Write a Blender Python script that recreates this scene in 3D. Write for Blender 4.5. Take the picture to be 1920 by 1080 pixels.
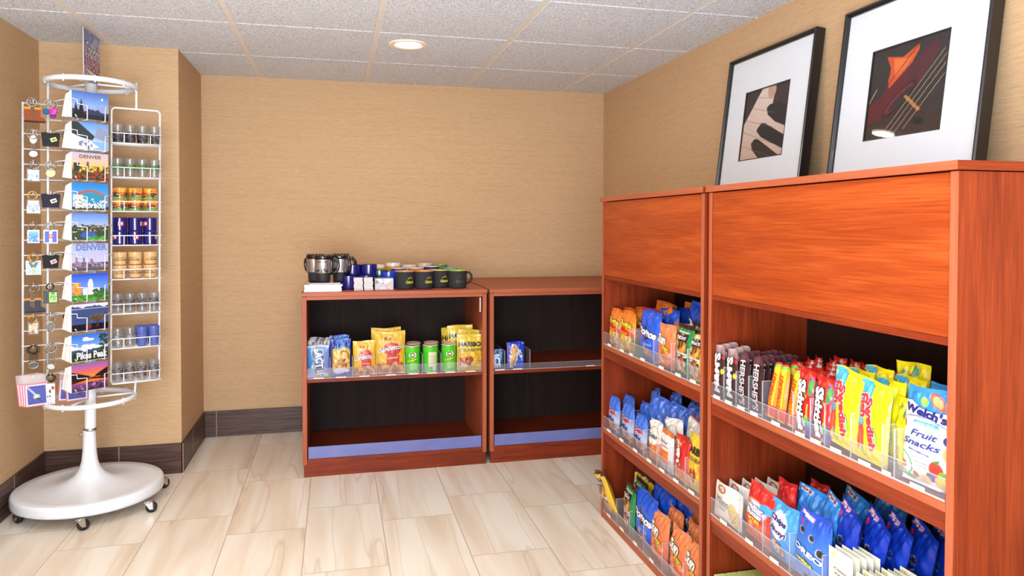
import bpy, bmesh, math, random
import numpy as np
from math import sin, cos, pi, radians
from mathutils import Vector, Matrix, Euler

SC = bpy.context.scene
for o in list(bpy.data.objects): bpy.data.objects.remove(o)
COL = SC.collection

# ------------------------------------------------------------------ camera
CAM_H = 1.2231
F, CX, CY, YAW, PITCH, ROLL = 1359.22, 960.0, 455.78, .239, -.0231, .0015
def cam_axes():
    c, s = cos(YAW), sin(YAW); cp, sp = cos(PITCH), sin(PITCH); cr, sr = cos(ROLL), sin(ROLL)
    xr = Vector((c, -s, 0)); fw = Vector((s, c, 0)); up = Vector((0, 0, 1))
    f2 = fw*cp + up*sp; u2 = -fw*sp + up*cp
    return xr*cr + u2*sr, -xr*sr + u2*cr, f2
A_, B_, F_ = cam_axes()
cd = bpy.data.cameras.new('camera'); cam = bpy.data.objects.new('camera', cd); COL.objects.link(cam)
m = Matrix((( A_.x, B_.x, -F_.x, 0), (A_.y, B_.y, -F_.y, 0), (A_.z, B_.z, -F_.z, CAM_H), (0, 0, 0, 1)))
cam.matrix_world = m
cd.sensor_width = 36; cd.lens = F/1920*36; cd.shift_x = 0; cd.shift_y = (CY-540)/1920; cd.clip_start = .02
SC.camera = cam

# ------------------------------------------------------------------ light
SC.view_settings.view_transform = 'Standard'; SC.view_settings.look = 'None'
SC.view_settings.gamma = 1; SC.view_settings.use_curve_mapping = False
SC.view_settings.exposure = -.48
w = bpy.data.worlds.new('world'); SC.world = w; w.use_nodes = True
w.node_tree.nodes['Background'].inputs[0].default_value = (.96, .98, 1.0, 1)
w.node_tree.nodes['Background'].inputs[1].default_value = .6
def area(name, loc, target, size, power, col=(1, 1, 1), sy=None):
    l = bpy.data.lights.new(name, 'AREA'); l.energy = power; l.color = col; l.size = size
    if sy: l.shape = 'RECTANGLE'; l.size_y = sy
    o = bpy.data.objects.new(name, l); COL.objects.link(o); o.location = loc
    d = Vector(target)-Vector(loc); o.rotation_euler = d.to_track_quat('-Z', 'Y').to_euler()
    return o
# unseen area lights added to brighten the room, standing in for other fixtures
area('overhead_fill_light', (-.55, 1.75, 2.05), (-.5, 2.1, 0), 1.0, 30, (1, .99, .98), .6)  # overhead light added out of view to brighten the floor
area('overhead_fill_light', (-.5, -.4, 2.03), (.2, 3.4, .7), 1.0, 36, (1, .99, .98), .8)  # soft front key added behind the camera, much like a flash
area('upward_fill_light', (-.2, -.3, .95), (-.15, .55, 2.09), 1.5, 235, (.84, .92, 1))  # added fill aimed upward, out of view, to brighten the ceiling

# ------------------------------------------------------------------ materials
def s2l(c):
    out = []
    for v in c[:3]:
        v = v/255.0
        out.append(v/12.92 if v <= .04045 else ((v+.055)/1.055)**2.4)
    return tuple(out)
def L4(c): return (*s2l(c), 1)
MATS = {}
def mat(name):
    m = bpy.data.materials.new(name); m.use_nodes = True
    MATS[name] = m
    return m, m.node_tree.nodes, m.node_tree.links, m.node_tree.nodes['Principled BSDF']
def plain(name, col, rough=.5, metal=0, coat=0, noise=.04, scale=30, spec=.5, emit=None):
    m, n, l, b = mat(name)
    t = n.new('ShaderNodeTexNoise'); t.inputs['Scale'].default_value = scale; t.inputs['Detail'].default_value = 3
    tc = n.new('ShaderNodeTexCoord'); l.new(tc.outputs['Object'], t.inputs['Vector'])
    r = n.new('ShaderNodeValToRGB'); c = s2l(col)
    r.color_ramp.elements[0].position = .3; r.color_ramp.elements[1].position = .7
    r.color_ramp.elements[0].color = (*[max(0, v*(1-noise)) for v in c], 1)
    r.color_ramp.elements[1].color = (*[min(1, v*(1+noise)) for v in c], 1)
    l.new(t.outputs['Fac'], r.inputs['Fac']); l.new(r.outputs['Color'], b.inputs['Base Color'])
    b.inputs['Roughness'].default_value = rough; b.inputs['Metallic'].default_value = metal
    b.inputs['Coat Weight'].default_value = coat; b.inputs['Specular IOR Level'].default_value = spec
    if emit:
        b.inputs['Emission Color'].default_value = L4(col); b.inputs['Emission Strength'].default_value = emit
    return m
def printed(name, rough, coat, bump=0, bscale=200, metal=0, ink=.84):
    m, n, l, b = mat(name)
    a = n.new('ShaderNodeAttribute'); a.attribute_name = 'Col'
    q = n.new('ShaderNodeMixRGB'); q.blend_type = 'MULTIPLY'; q.inputs['Fac'].default_value = 1; q.inputs['Color2'].default_value = (ink, ink, ink*1.03, 1)
    l.new(a.outputs['Color'], q.inputs['Color1']); l.new(q.outputs[0], b.inputs['Base Color'])
    b.inputs['Roughness'].default_value = rough; b.inputs['Coat Weight'].default_value = coat
    b.inputs['Coat Roughness'].default_value = .15; b.inputs['Metallic'].default_value = metal
    if bump:
        t = n.new('ShaderNodeTexNoise'); t.inputs['Scale'].default_value = bscale
        tc = n.new('ShaderNodeTexCoord'); l.new(tc.outputs['Object'], t.inputs['Vector'])
        k = n.new('ShaderNodeBump'); k.inputs['Strength'].default_value = bump; k.inputs['Distance'].default_value = .002
        l.new(t.outputs['Fac'], k.inputs['Height']); l.new(k.outputs['Normal'], b.inputs['Normal'])
    return m
printed('printed_foil', .34, .3, .5, 90, 0, .74)
printed('printed_card', .5, .1)
printed('printed_gloss', .15, .5)
printed('printed_matte', .8, 0)
def wood(name, c0, c1, c2, axis, rough=.38, scale=1.0, contrast=1.0):
    """grain runs along axis (0 x, 1 y, 2 z)"""
    m, n, l, b = mat(name)
    tc = n.new('ShaderNodeTexCoord'); mp = n.new('ShaderNodeMapping')
    sc = [16*scale]*3; sc[axis] = 1.1*scale
    mp.inputs['Scale'].default_value = sc; l.new(tc.outputs['Object'], mp.inputs['Vector'])
    t = n.new('ShaderNodeTexNoise'); t.inputs['Scale'].default_value = 1.6; t.inputs['Detail'].default_value = 5
    t.inputs['Distortion'].default_value = .9; l.new(mp.outputs['Vector'], t.inputs['Vector'])
    mp2 = n.new('ShaderNodeMapping'); sc2 = [170*scale]*3; sc2[axis] = 5*scale
    mp2.inputs['Scale'].default_value = sc2; l.new(tc.outputs['Object'], mp2.inputs['Vector'])
    t2 = n.new('ShaderNodeTexNoise'); t2.inputs['Scale'].default_value = 2; t2.inputs['Detail'].default_value = 3
    l.new(mp2.outputs['Vector'], t2.inputs['Vector'])
    mx = n.new('ShaderNodeMath'); mx.operation = 'MULTIPLY_ADD'; mx.inputs[1].default_value = .45; l.new(t2.outputs['Fac'], mx.inputs[0]); 
    sb = n.new('ShaderNodeMath'); sb.operation = 'MULTIPLY'; sb.inputs[1].default_value = .62; l.new(t.outputs['Fac'], sb.inputs[0])
    l.new(sb.outputs[0], mx.inputs[2])
    r = n.new('ShaderNodeValToRGB'); e = r.color_ramp.elements
    e[0].position = .5-.17/contrast; e[0].color = L4(c0); e[1].position = .5+.2/contrast; e[1].color = L4(c2)
    q = e.new(.53); q.color = L4(c1)
    l.new(mx.outputs[0], r.inputs['Fac']); l.new(r.outputs['Color'], b.inputs['Base Color'])
    b.inputs['Roughness'].default_value = rough; b.inputs['Specular IOR Level'].default_value = .28
    k = n.new('ShaderNodeBump'); k.inputs['Strength'].default_value = .08; k.inputs['Distance'].default_value = .001
    l.new(mx.outputs[0], k.inputs['Height']); l.new(k.outputs['Normal'], b.inputs['Normal'])
    return m
CH = ((92, 29, 11), (120, 43, 17), (140, 56, 25))
for ax, nm in enumerate('xyz'): wood('cherry_'+nm, *CH, ax)
wood('cherry_edge', (146, 74, 47), (162, 84, 54), (176, 94, 62), 1, .45)
wood('cherry_edge_x', (146, 74, 47), (162, 84, 54), (176, 94, 62), 0, .45)
wood('cherry_edge_z', (146, 74, 47), (162, 84, 54), (176, 94, 62), 2, .45)
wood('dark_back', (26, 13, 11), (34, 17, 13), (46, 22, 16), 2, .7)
wood('door_grain', (126, 44, 13), (150, 60, 19), (172, 78, 30), 1, .36, .8, 1.0)
def wallpaper():
    m, n, l, b = mat('grasscloth')
    tc = n.new('ShaderNodeTexCoord'); mp = n.new('ShaderNodeMapping')
    mp.inputs['Scale'].default_value = (13, 13, 460); l.new(tc.outputs['Object'], mp.inputs['Vector'])
    t = n.new('ShaderNodeTexNoise'); t.inputs['Scale'].default_value = 2; t.inputs['Detail'].default_value = 4; t.inputs['Roughness'].default_value = .65
    l.new(mp.outputs['Vector'], t.inputs['Vector'])
    mp3 = n.new('ShaderNodeMapping'); mp3.inputs['Scale'].default_value = (1.2, 1.2, 110); l.new(tc.outputs['Object'], mp3.inputs['Vector'])
    t3 = n.new('ShaderNodeTexNoise'); t3.inputs['Scale'].default_value = 2; t3.inputs['Detail'].default_value = 2
    l.new(mp3.outputs['Vector'], t3.inputs['Vector'])
    ad = n.new('ShaderNodeMath'); ad.operation = 'MULTIPLY_ADD'; ad.inputs[1].default_value = .2
    l.new(t3.outputs['Fac'], ad.inputs[0]); 
    ml = n.new('ShaderNodeMath'); ml.operation = 'MULTIPLY'; ml.inputs[1].default_value = .8; l.new(t.outputs['Fac'], ml.inputs[0]); l.new(ml.outputs[0], ad.inputs[2])
    r = n.new('ShaderNodeValToRGB'); e = r.color_ramp.elements
    e[0].position = .30; e[0].color = L4((172, 137, 99)); e[1].position = .70; e[1].color = L4((208, 176, 139))
    q = e.new(.48); q.color = L4((196, 162, 124))
    l.new(ad.outputs[0], r.inputs['Fac']); l.new(r.outputs['Color'], b.inputs['Base Color'])
    b.inputs['Roughness'].default_value = .75; b.inputs['Specular IOR Level'].default_value = .25
    k = n.new('ShaderNodeBump'); k.inputs['Strength'].default_value = .35; k.inputs['Distance'].default_value = .002
    l.new(ad.outputs[0], k.inputs['Height']); l.new(k.outputs['Normal'], b.inputs['Normal'])
wallpaper()
def ceiling_mat():
    m, n, l, b = mat('ceiling_tile')
    tc = n.new('ShaderNodeTexCoord')
    t = n.new('ShaderNodeTexNoise'); t.inputs['Scale'].default_value = 150; t.inputs['Detail'].default_value = 4; t.inputs['Roughness'].default_value = .7
    l.new(tc.outputs['Object'], t.inputs['Vector'])
    r = n.new('ShaderNodeValToRGB'); e = r.color_ramp.elements
    e[0].position = .36; e[0].color = L4((174, 176, 180)); e[1].position = .54; e[1].color = L4((240, 244, 250))
    l.new(t.outputs['Fac'], r.inputs['Fac']); l.new(r.outputs['Color'], b.inputs['Base Color'])
    b.inputs['Roughness'].default_value = .9; b.inputs['Specular IOR Level'].default_value = .1
    k = n.new('ShaderNodeBump'); k.inputs['Strength'].default_value = 1; k.inputs['Distance'].default_value = .006
    l.new(t.outputs['Fac'], k.inputs['Height']); l.new(k.outputs['Normal'], b.inputs['Normal'])
ceiling_mat()
def floor_mat():
    m, n, l, b = mat('floor_tile')
    tc = n.new('ShaderNodeTexCoord'); sp = n.new('ShaderNodeSeparateXYZ'); l.new(tc.outputs['Object'], sp.inputs[0])
    cb = n.new('ShaderNodeCombineXYZ')
    ax = n.new('ShaderNodeMath'); ax.operation = 'ADD'; ax.inputs[1].default_value = FLY; l.new(sp.outputs['Y'], ax.inputs[0])
    ay = n.new('ShaderNodeMath'); ay.operation = 'ADD'; ay.inputs[1].default_value = FLX; l.new(sp.outputs['X'], ay.inputs[0])
    l.new(ax.outputs[0], cb.inputs['X']); l.new(ay.outputs[0], cb.inputs['Y'])
    br = n.new('ShaderNodeTexBrick'); br.offset = .333; br.offset_frequency = 2; br.squash = 1
    br.inputs['Scale'].default_value = 1; br.inputs['Brick Width'].default_value = .61; br.inputs['Row Height'].default_value = .3035
    br.inputs['Mortar Size'].default_value = .0018; br.inputs['Mortar Smooth'].default_value = .1; br.inputs['Bias'].default_value = 0
    br.inputs['Color1'].default_value = (0, 0, 0, 1); br.inputs['Color2'].default_value = (1, 1, 1, 1)
    l.new(cb.outputs[0], br.inputs['Vector'])
    # veins running along the long side of each tile, shifted from tile to tile
    mul = n.new('ShaderNodeVectorMath'); mul.operation = 'SCALE'; mul.inputs['Scale'].default_value = 13
    l.new(br.outputs['Color'], mul.inputs[0])
    mp = n.new('ShaderNodeMapping'); mp.inputs['Scale'].default_value = (9, .8, 1); mp.inputs['Rotation'].default_value = (0, 0, .05)
    l.new(tc.outputs['Object'], mp.inputs['Vector'])
    add = n.new('ShaderNodeVectorMath'); l.new(mp.outputs[0], add.inputs[0]); l.new(mul.outputs[0], add.inputs[1])
    t = n.new('ShaderNodeTexNoise'); t.inputs['Scale'].default_value = 1.1; t.inputs['Detail'].default_value = 6; t.inputs['Distortion'].default_value = .5
    l.new(add.outputs[0], t.inputs['Vector'])
    r = n.new('ShaderNodeValToRGB'); e = r.color_ramp.elements
    e[0].position = .3; e[0].color = L4((216, 198, 174)); e[1].position = .62; e[1].color = L4((236, 228, 214))
    q = e.new(.45); q.color = L4((227, 212, 192))
    l.new(t.outputs['Fac'], r.inputs['Fac'])
    # thin veins
    w1 = n.new('ShaderNodeTexNoise'); w1.inputs['Scale'].default_value = .55; w1.inputs['Detail'].default_value = 3; w1.inputs['Distortion'].default_value = .15
    l.new(add.outputs[0], w1.inputs['Vector'])
    sb = n.new('ShaderNodeMath'); sb.operation = 'SUBTRACT'; sb.inputs[1].default_value = .5; l.new(w1.outputs['Fac'], sb.inputs[0])
    ab = n.new('ShaderNodeMath'); ab.operation = 'ABSOLUTE'; l.new(sb.outputs[0], ab.inputs[0])
    lt = n.new('ShaderNodeMapRange'); lt.inputs['From Min'].default_value = 0; lt.inputs['From Max'].default_value = .012
    lt.inputs['To Min'].default_value = .32; lt.inputs['To Max'].default_value = 0; l.new(ab.outputs[0], lt.inputs['Value'])
    mv = n.new('ShaderNodeMixRGB'); mv.inputs['Color2'].default_value = L4((176, 142, 108)); l.new(lt.outputs[0], mv.inputs['Fac']); l.new(r.outputs['Color'], mv.inputs['Color1'])
    mg = n.new('ShaderNodeMixRGB'); mg.inputs['Color2'].default_value = L4((186, 166, 142)); l.new(br.outputs['Fac'], mg.inputs['Fac']); l.new(mv.outputs[0], mg.inputs['Color1'])
    l.new(mg.outputs[0], b.inputs['Base Color'])
    b.inputs['Roughness'].default_value = .33; b.inputs['Specular IOR Level'].default_value = .45
    k = n.new('ShaderNodeBump'); k.inputs['Strength'].default_value = .5; k.inputs['Distance'].default_value = .001; k.invert = True
    l.new(br.outputs['Fac'], k.inputs['Height']); l.new(k.outputs['Normal'], b.inputs['Normal'])
FLX = .12+.3035*11; FLY = 0.0
FLY = -3.23+.61*12
floor_mat()
def base_mat():
    m, n, l, b = mat('baseboard_tile')
    tc = n.new('ShaderNodeTexCoord'); mp = n.new('ShaderNodeMapping'); mp.inputs['Scale'].default_value = (3, 3, 60); l.new(tc.outputs['Object'], mp.inputs['Vector'])
    t = n.new('ShaderNodeTexNoise'); t.inputs['Scale'].default_value = 2; t.inputs['Detail'].default_value = 5; l.new(mp.outputs[0], t.inputs['Vector'])
    r = n.new('ShaderNodeValToRGB'); e = r.color_ramp.elements
    e[0].position = .35; e[0].color = L4((52, 34, 28)); e[1].position = .68; e[1].color = L4((98, 70, 60))
    l.new(t.outputs['Fac'], r.inputs['Fac']); l.new(r.outputs[0], b.inputs['Base Color']); b.inputs['Roughness'].default_value = .4
base_mat()
plain('grout', (168, 140, 120), .9)
plain('tee_metal', (226, 220, 212), .5)
plain('white_enamel', (228, 232, 238), .28, coat=.4, noise=.02)
plain('white_wire', (232, 235, 240), .3, coat=.3, noise=.02)
plain('rubber_black', (22, 22, 24), .45)
plain('steel', (190, 188, 184), .28, metal=1)
plain('chain_steel', (160, 154, 146), .25, metal=1, noise=.25, scale=260)
plain('dark_steel', (70, 66, 62), .3, metal=1, noise=.3, scale=260)
plain('brass_steel', (200, 160, 90), .3, metal=1, noise=.2, scale=260)
plain('frame_black', (24, 22, 22), .32, coat=.2)
plain('mat_board', (228, 234, 242), .8, noise=.01)
plain('matte_black', (40, 40, 42), .5)
plain('gloss_black', (14, 13, 14), .12, coat=.5)
plain('navy_ceramic', (26, 24, 112), .12, coat=.6)
plain('white_paper', (235, 233, 230), .7, noise=.02)
plain('silver_metal', (190, 188, 190), .25, metal=.85)
plain('pringles_lid', (226, 200, 170), .3)
plain('blue_film', (108, 114, 172), .25, noise=.08, scale=9)
plain('lamp_rim', (238, 226, 210), .4)
plain('label_paper', (225, 222, 214), .6, noise=.12, scale=160)
m_, n_, l_, b_ = mat('lamp_glow'); b_.inputs['Emission Color'].default_value = (1, .86, .62, 1); b_.inputs['Emission Strength'].default_value = 14
def clear(name, tint, base, rough=.05, haze=.0, hazecol=(.9, .9, .95)):
    m, n, l, b = mat(name)
    out = n['Material Output']; tr = n.new('ShaderNodeBsdfTransparent'); tr.inputs[0].default_value = (*tint, 1)
    gl = n.new('ShaderNodeBsdfGlossy'); gl.inputs['Roughness'].default_value = rough
    fr = n.new('ShaderNodeLayerWeight'); fr.inputs['Blend'].default_value = .5
    pw = n.new('ShaderNodeMath'); pw.operation = 'POWER'; pw.inputs[1].default_value = 4; l.new(fr.outputs['Facing'], pw.inputs[0])
    ad = n.new('ShaderNodeMath'); ad.operation = 'MULTIPLY_ADD'; ad.inputs[1].default_value = .6; ad.inputs[2].default_value = .04+base; ad.use_clamp = True; l.new(pw.outputs[0], ad.inputs[0])
    mx = n.new('ShaderNodeMixShader'); l.new(ad.outputs[0], mx.inputs[0]); l.new(tr.outputs[0], mx.inputs[1]); l.new(gl.outputs[0], mx.inputs[2])
    last = mx
    if haze:
        df = n.new('ShaderNodeBsdfDiffuse'); df.inputs[0].default_value = (*hazecol, 1)
        m2 = n.new('ShaderNodeMixShader'); m2.inputs[0].default_value = haze; l.new(mx.outputs[0], m2.inputs[1]); l.new(df.outputs[0], m2.inputs[2]); last = m2
    l.new(last.outputs[0], out.inputs['Surface']); n.remove(b)
clear('acrylic', (.97, .97, .98), .0, .06, .05)
clear('acrylic_edge', (.9, .9, .95), .05, .1, .3)
clear('drink_glass', (.95, .96, .97), .04, .04, .04, (.95, .95, .95))
clear('blue_glass', (.5, .62, .95), .05, .04, .2, (.3, .42, .9))
clear('frame_glass', (1, 1, 1), -.01, .02)
clear('poly_bag', (.96, .93, .94), .05, .1, .3, (.9, .82, .84))

# ------------------------------------------------------------------ mesh helpers
class MB:
    """collects shapes, then links them as ONE mesh object"""
    def __init__(s): s.v = []; s.f = []; s.c = []; s.mi = []; s.ms = []; s.sm = []; s.cur = 0; s.col = (1, 1, 1)
    def mat(s, name):
        if name not in s.ms: s.ms.append(name)
        s.cur = s.ms.index(name); return s
    def color(s, c): s.col = s2l(c); return s
    def add(s, vs, fs, cols=None, smooth=False):
        o = len(s.v); s.v += [tuple(v) for v in vs]; s.f += [tuple(i+o for i in f) for f in fs]
        s.c += [tuple(c) for c in cols] if cols is not None else [s.col]*len(vs)
        s.mi += [s.cur]*len(fs); s.sm += [smooth]*len(fs); return s
    def box(s, x0, x1, y0, y1, z0, z1):
        return s.add([(x0,y0,z0),(x1,y0,z0),(x1,y1,z0),(x0,y1,z0),(x0,y0,z1),(x1,y0,z1),(x1,y1,z1),(x0,y1,z1)],
              [(0,3,2,1),(4,5,6,7),(0,1,5,4),(1,2,6,5),(2,3,7,6),(3,0,4,7)])
    def tube(s, pts, r, n=6, closed=False):
        P = [Vector(p) for p in pts]; N = len(P); vs = []; fs = []
        T = []
        for i in range(N):
            if closed: t = P[(i+1) % N]-P[i-1]
            else: t = P[min(i+1, N-1)]-P[max(i-1, 0)]
            T.append(t.normalized())
        a = T[0].orthogonal().normalized()
        for i in range(N):
            a = (a-T[i]*a.dot(T[i]))
            a = a.normalized() if a.length > 1e-6 else T[i].orthogonal().normalized()
            b = T[i].cross(a); rr = r[i] if isinstance(r, (list, tuple)) else r
            for k in range(n):
                an = 2*pi*k/n; vs.append(P[i]+(a*cos(an)+b*sin(an))*rr)
        M = N if closed else N-1
        for i in range(M):
            j = (i+1) % N
            for k in range(n):
                k2 = (k+1) % n; fs.append((i*n+k, i*n+k2, j*n+k2, j*n+k))
        if not closed: fs.append(tuple(range(n))[::-1]); fs.append(tuple((N-1)*n+k for k in range(n)))
        return s.add(vs, fs, smooth=True)
    def lathe(s, prof, n=24, c=(0, 0, 0), colf=None, smooth=True, a0=0):
        """prof: list of (r, z)"""
        vs = []; fs = []; cols = [] if colf else None
        for (r, z) in prof:
            for k in range(n):
                a = a0+2*pi*k/n; vs.append((c[0]+r*cos(a), c[1]+r*sin(a), c[2]+z))
                if colf: cols.append(colf(a % (2*pi), z))
        for i in range(len(prof)-1):
            for k in range(n):
                k2 = (k+1) % n; fs.append((i*n+k, i*n+k2, (i+1)*n+k2, (i+1)*n+k))
        return s.add(vs, fs, cols, smooth)
    def torus(s, c, R, r, nrm=(0, 0, 1), n=18, m=5):
        q = Vector(nrm).to_track_quat('Z', 'Y')
        return s.tube([Vector(c)+q @ Vector((R*cos(2*pi*i/n), R*sin(2*pi*i/n), 0)) for i in range(n)], r, m, True)
    def prism(s, poly, a, b, axis=1):
        """polygon in the two other axes, extruded from a to b along axis"""
        n = len(poly)
        def P(p, t):
            if axis == 0: return (t, p[0], p[1])
            if axis == 1: return (p[0], t, p[1])
            return (p[0], p[1], t)
        vs = [P(p, a) for p in poly]+[P(p, b) for p in poly]
        fs = [tuple(range(n)), tuple(range(2*n-1, n-1, -1))]+[(i, i+n, (i+1) % n+n, (i+1) % n) for i in range(n)]
        return s.add(vs, fs)
    def xf(s, M, start=0):
        for i in range(start, len(s.v)): s.v[i] = tuple(M @ Vector(s.v[i]))
        return s
    def mesh(s, name):
        me = bpy.data.meshes.new(name); me.from_pydata(s.v, [], s.f)
        for k in s.ms: me.materials.append(MATS[k])
        me.polygons.foreach_set('material_index', s.mi); me.polygons.foreach_set('use_smooth', s.sm)
        at = me.color_attributes.new('Col', 'FLOAT_COLOR', 'POINT')
        arr = np.ones((len(s.v), 4), dtype=np.float32); arr[:, :3] = np.array(s.c, dtype=np.float32).reshape(-1, 3)
        at.data.foreach_set('color', arr.ravel())
        bm = bmesh.new(); bm.from_mesh(me); bmesh.ops.recalc_face_normals(bm, faces=bm.faces); bm.to_mesh(me); bm.free()
        me.update(); return me
RT = {}
def tag(o, label=None, cat=None, group=None, kind=None):
    if label: o['label'] = label
    if cat: o['category'] = cat
    if group: o['group'] = group
    if kind: o['kind'] = kind
    return o
def link(name, me, parent=None, loc=(0, 0, 0), rot=(0, 0, 0), scl=(1, 1, 1)):
    o = bpy.data.objects.new(name, me); COL.objects.link(o)
    o.location = loc; o.rotation_euler = rot; o.scale = scl
    if parent: o.parent = parent
    return o
def build(name, mb, parent=None, bevel=0, world=True):
    """links mb; vertices are world coordinates unless world=False"""
    if parent is not None and world:
        r = Vector(RT.get(parent.name, (0, 0, 0)))
        mb.v = [tuple(Vector(v)-r) for v in mb.v]
    o = link(name, mb.mesh(name), parent)
    if parent is not None and world: RT[o.name] = RT.get(parent.name, (0, 0, 0))
    if bevel:
        b = o.modifiers.new('bevel', 'BEVEL'); b.width = bevel; b.segments = 2; b.limit_method = 'ANGLE'
    return o
def thing(name, label, cat, loc=(0, 0, 0), rot=(0, 0, 0), group=None):
    o = bpy.data.objects.new(name, None); COL.objects.link(o); o.location = loc; o.rotation_euler = rot
    o.empty_display_size = .02
    RT[o.name] = tuple(loc); return tag(o, label, cat, group)
def B(name, mt, *boxes, parent=None, bevel=0):
    mb = MB().mat(mt)
    for b in boxes: mb.box(*b)
    return build(name, mb, parent, bevel)
def dup(root, loc, rot=None, label=None, group=None, scl=None):
    """a copy of a thing with copies of its parts and sub-parts"""
    r = root.copy(); COL.objects.link(r); r.location = loc
    if rot is not None: r.rotation_euler = rot
    if scl is not None: r.scale = scl
    if label: r['label'] = label
    if group: r['group'] = group
    for ch in list(root.children):
        c = ch.copy(); COL.objects.link(c); c.parent = r
        for g in ch.children:
            d = g.copy(); COL.objects.link(d); d.parent = c
    return r
ORD = ['front', 'second', 'third', 'fourth', 'fifth', 'sixth', 'seventh', 'eighth', 'ninth', 'tenth', 'eleventh']

# ------------------------------------------------------------------ lettering and painted art
TXT = {}
def text_mesh(s, bold=0.0, shear=0.0, sp=1.0):
    k = (s, bold, shear, sp)
    if k in TXT: return TXT[k]
    cu = bpy.data.curves.new('t', 'FONT'); cu.body = s; cu.size = 1; cu.offset = bold; cu.shear = shear
    cu.resolution_u = 3; cu.space_character = sp; cu.fill_mode = 'FRONT' if hasattr(cu, 'fill_mode') else 'BOTH'
    o = bpy.data.objects.new('t', cu); me = bpy.data.meshes.new_from_object(o)
    V = np.array([v.co[:] for v in me.vertices])[:, :2]; Fs = [tuple(p.vertices) for p in me.polygons]
    bpy.data.objects.remove(o); bpy.data.curves.remove(cu); bpy.data.meshes.remove(me)
    TXT[k] = (V, Fs); return TXT[k]
def split_tris(P, Fs, L):
    V = [tuple(p) for p in P]; out = []; st = []
    for f in Fs:
        for i in range(1, len(f)-1): st.append((f[0], f[i], f[i+1]))
    while st:
        t = st.pop(); e = [(math.dist(V[t[i]], V[t[(i+1) % 3]]), i) for i in range(3)]; m, i = max(e)
        if m <= L: out.append(t); continue
        a, b_, c = t[i], t[(i+1) % 3], t[(i+2) % 3]; k = len(V); V.append(((V[a][0]+V[b_][0])/2, (V[a][1]+V[b_][1])/2))
        st += [(a, k, c), (k, b_, c)]
    return np.array(V), out
def text_local(s, W, H, rot=0, bold=.02, shear=0, sp=1.0, ref=None, arch=0):
    """returns verts fitted into W x H centred on the origin, rotated"""
    V, Fs = text_mesh(s, bold, shear, sp); R, _ = text_mesh(s, ref if ref is not None else bold, shear, sp)
    mn = R.min(0); mx = R.max(0); c = (mn+mx)/2; sc = np.array([W, H])/(mx-mn)
    P = (V-c)*sc
    if arch: P[:, 1] += arch*(1-(2*P[:, 0]/W)**2)
    a = radians(rot); M = np.array([[cos(a), -sin(a)], [sin(a), cos(a)]])
    return P @ M.T, Fs
def paint(N, base, layers, U, V):
    C = np.tile(np.array(s2l(base)), (N, 1))
    def mixin(mask, col):
        mask = np.clip(mask, 0, 1)[:, None]
        C[:] = C*(1-mask)+np.array(s2l(col))*mask
    for L in layers:
        k = L[0]
        if k == 'r':
            _, u0, u1, v0, v1, col = L; mixin(((U >= u0) & (U <= u1) & (V >= v0) & (V <= v1)).astype(float), col)
        elif k == 'e':
            _, cu, cv, ru, rv, col = L[:6]; a = radians(L[6]) if len(L) > 6 else 0
            du = U-cu; dv = V-cv; x = (du*cos(a)+dv*sin(a))/ru; y = (-du*sin(a)+dv*cos(a))/rv
            d = np.sqrt(x*x+y*y); mixin((1-d)*8+.5, col)
        elif k == 'ring':
            _, cu, cv, ru, rv, wd, col = L; d = np.sqrt(((U-cu)/ru)**2+((V-cv)/rv)**2); mixin((wd-np.abs(d-1))/wd*3, col)
        elif k == 'p':
            _, pts, col = L; ins = np.zeros(N, bool); n = len(pts)
            for i in range(n):
                x1, y1 = pts[i]; x2, y2 = pts[(i+1) % n]
                if y1 == y2: continue
                cnd = ((y1 > V) != (y2 > V)) & (U < (x2-x1)*(V-y1)/(y2-y1)+x1); ins ^= cnd
            mixin(ins.astype(float), col)
        elif k == 'g':      # printed gradient between two heights
            _, v0, c0, v1, c1 = L; t = np.clip((V-v0)/(v1-v0), 0, 1)[:, None]; msk = ((V >= min(v0, v1)) & (V <= max(v0, v1)))[:, None]
            C[:] = np.where(msk, np.array(s2l(c0))*(1-t)+np.array(s2l(c1))*t, C)
        elif k == 'n':      # scattered blobs
            _, u0, u1, v0, v1, cols, num, size, seed = L; rg = random.Random(seed)
            for _i in range(num):
                cu = rg.uniform(u0, u1); cv = rg.uniform(v0, v1); a = rg.uniform(0, pi); ru = size*rg.uniform(.6, 1.3); rv = ru*rg.uniform(.5, .9); col = cols[rg.randrange(len(cols))]
                du = U-cu; dv = V-cv; x = (du*cos(a)+dv*sin(a))/ru; y = (-du*sin(a)+dv*cos(a))/rv
                mixin((1-np.sqrt(x*x+y*y))*5+.4, col)
        elif k == 'l':      # line
            _, x0, y0, x1, y1, wd, col = L; dx, dy = x1-x0, y1-y0; q = dx*dx+dy*dy
            t = np.clip(((U-x0)*dx+(V-y0)*dy)/q, 0, 1); d = np.hypot(U-x0-t*dx, V-y0-t*dy); mixin((wd-d)/wd*2, col)
        elif k == 'm':      # mountain ridge filled below
            _, v0, amp, seed, col = L; rg = np.random.RandomState(seed); hh = np.zeros(N)
            for o in range(1, 6): hh += np.abs(((U*o*1.7+rg.rand()) % 1)*2-1)*amp/o
            mixin((V < v0+hh-amp*.6).astype(float), col)
        elif k == 'x':      # grain
            _, amp, seed = L; rg = np.random.RandomState(seed); C[:] = np.clip(C*(1+amp*(rg.rand(N, 1)-.5)), 0, 1)
    return C
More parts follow.
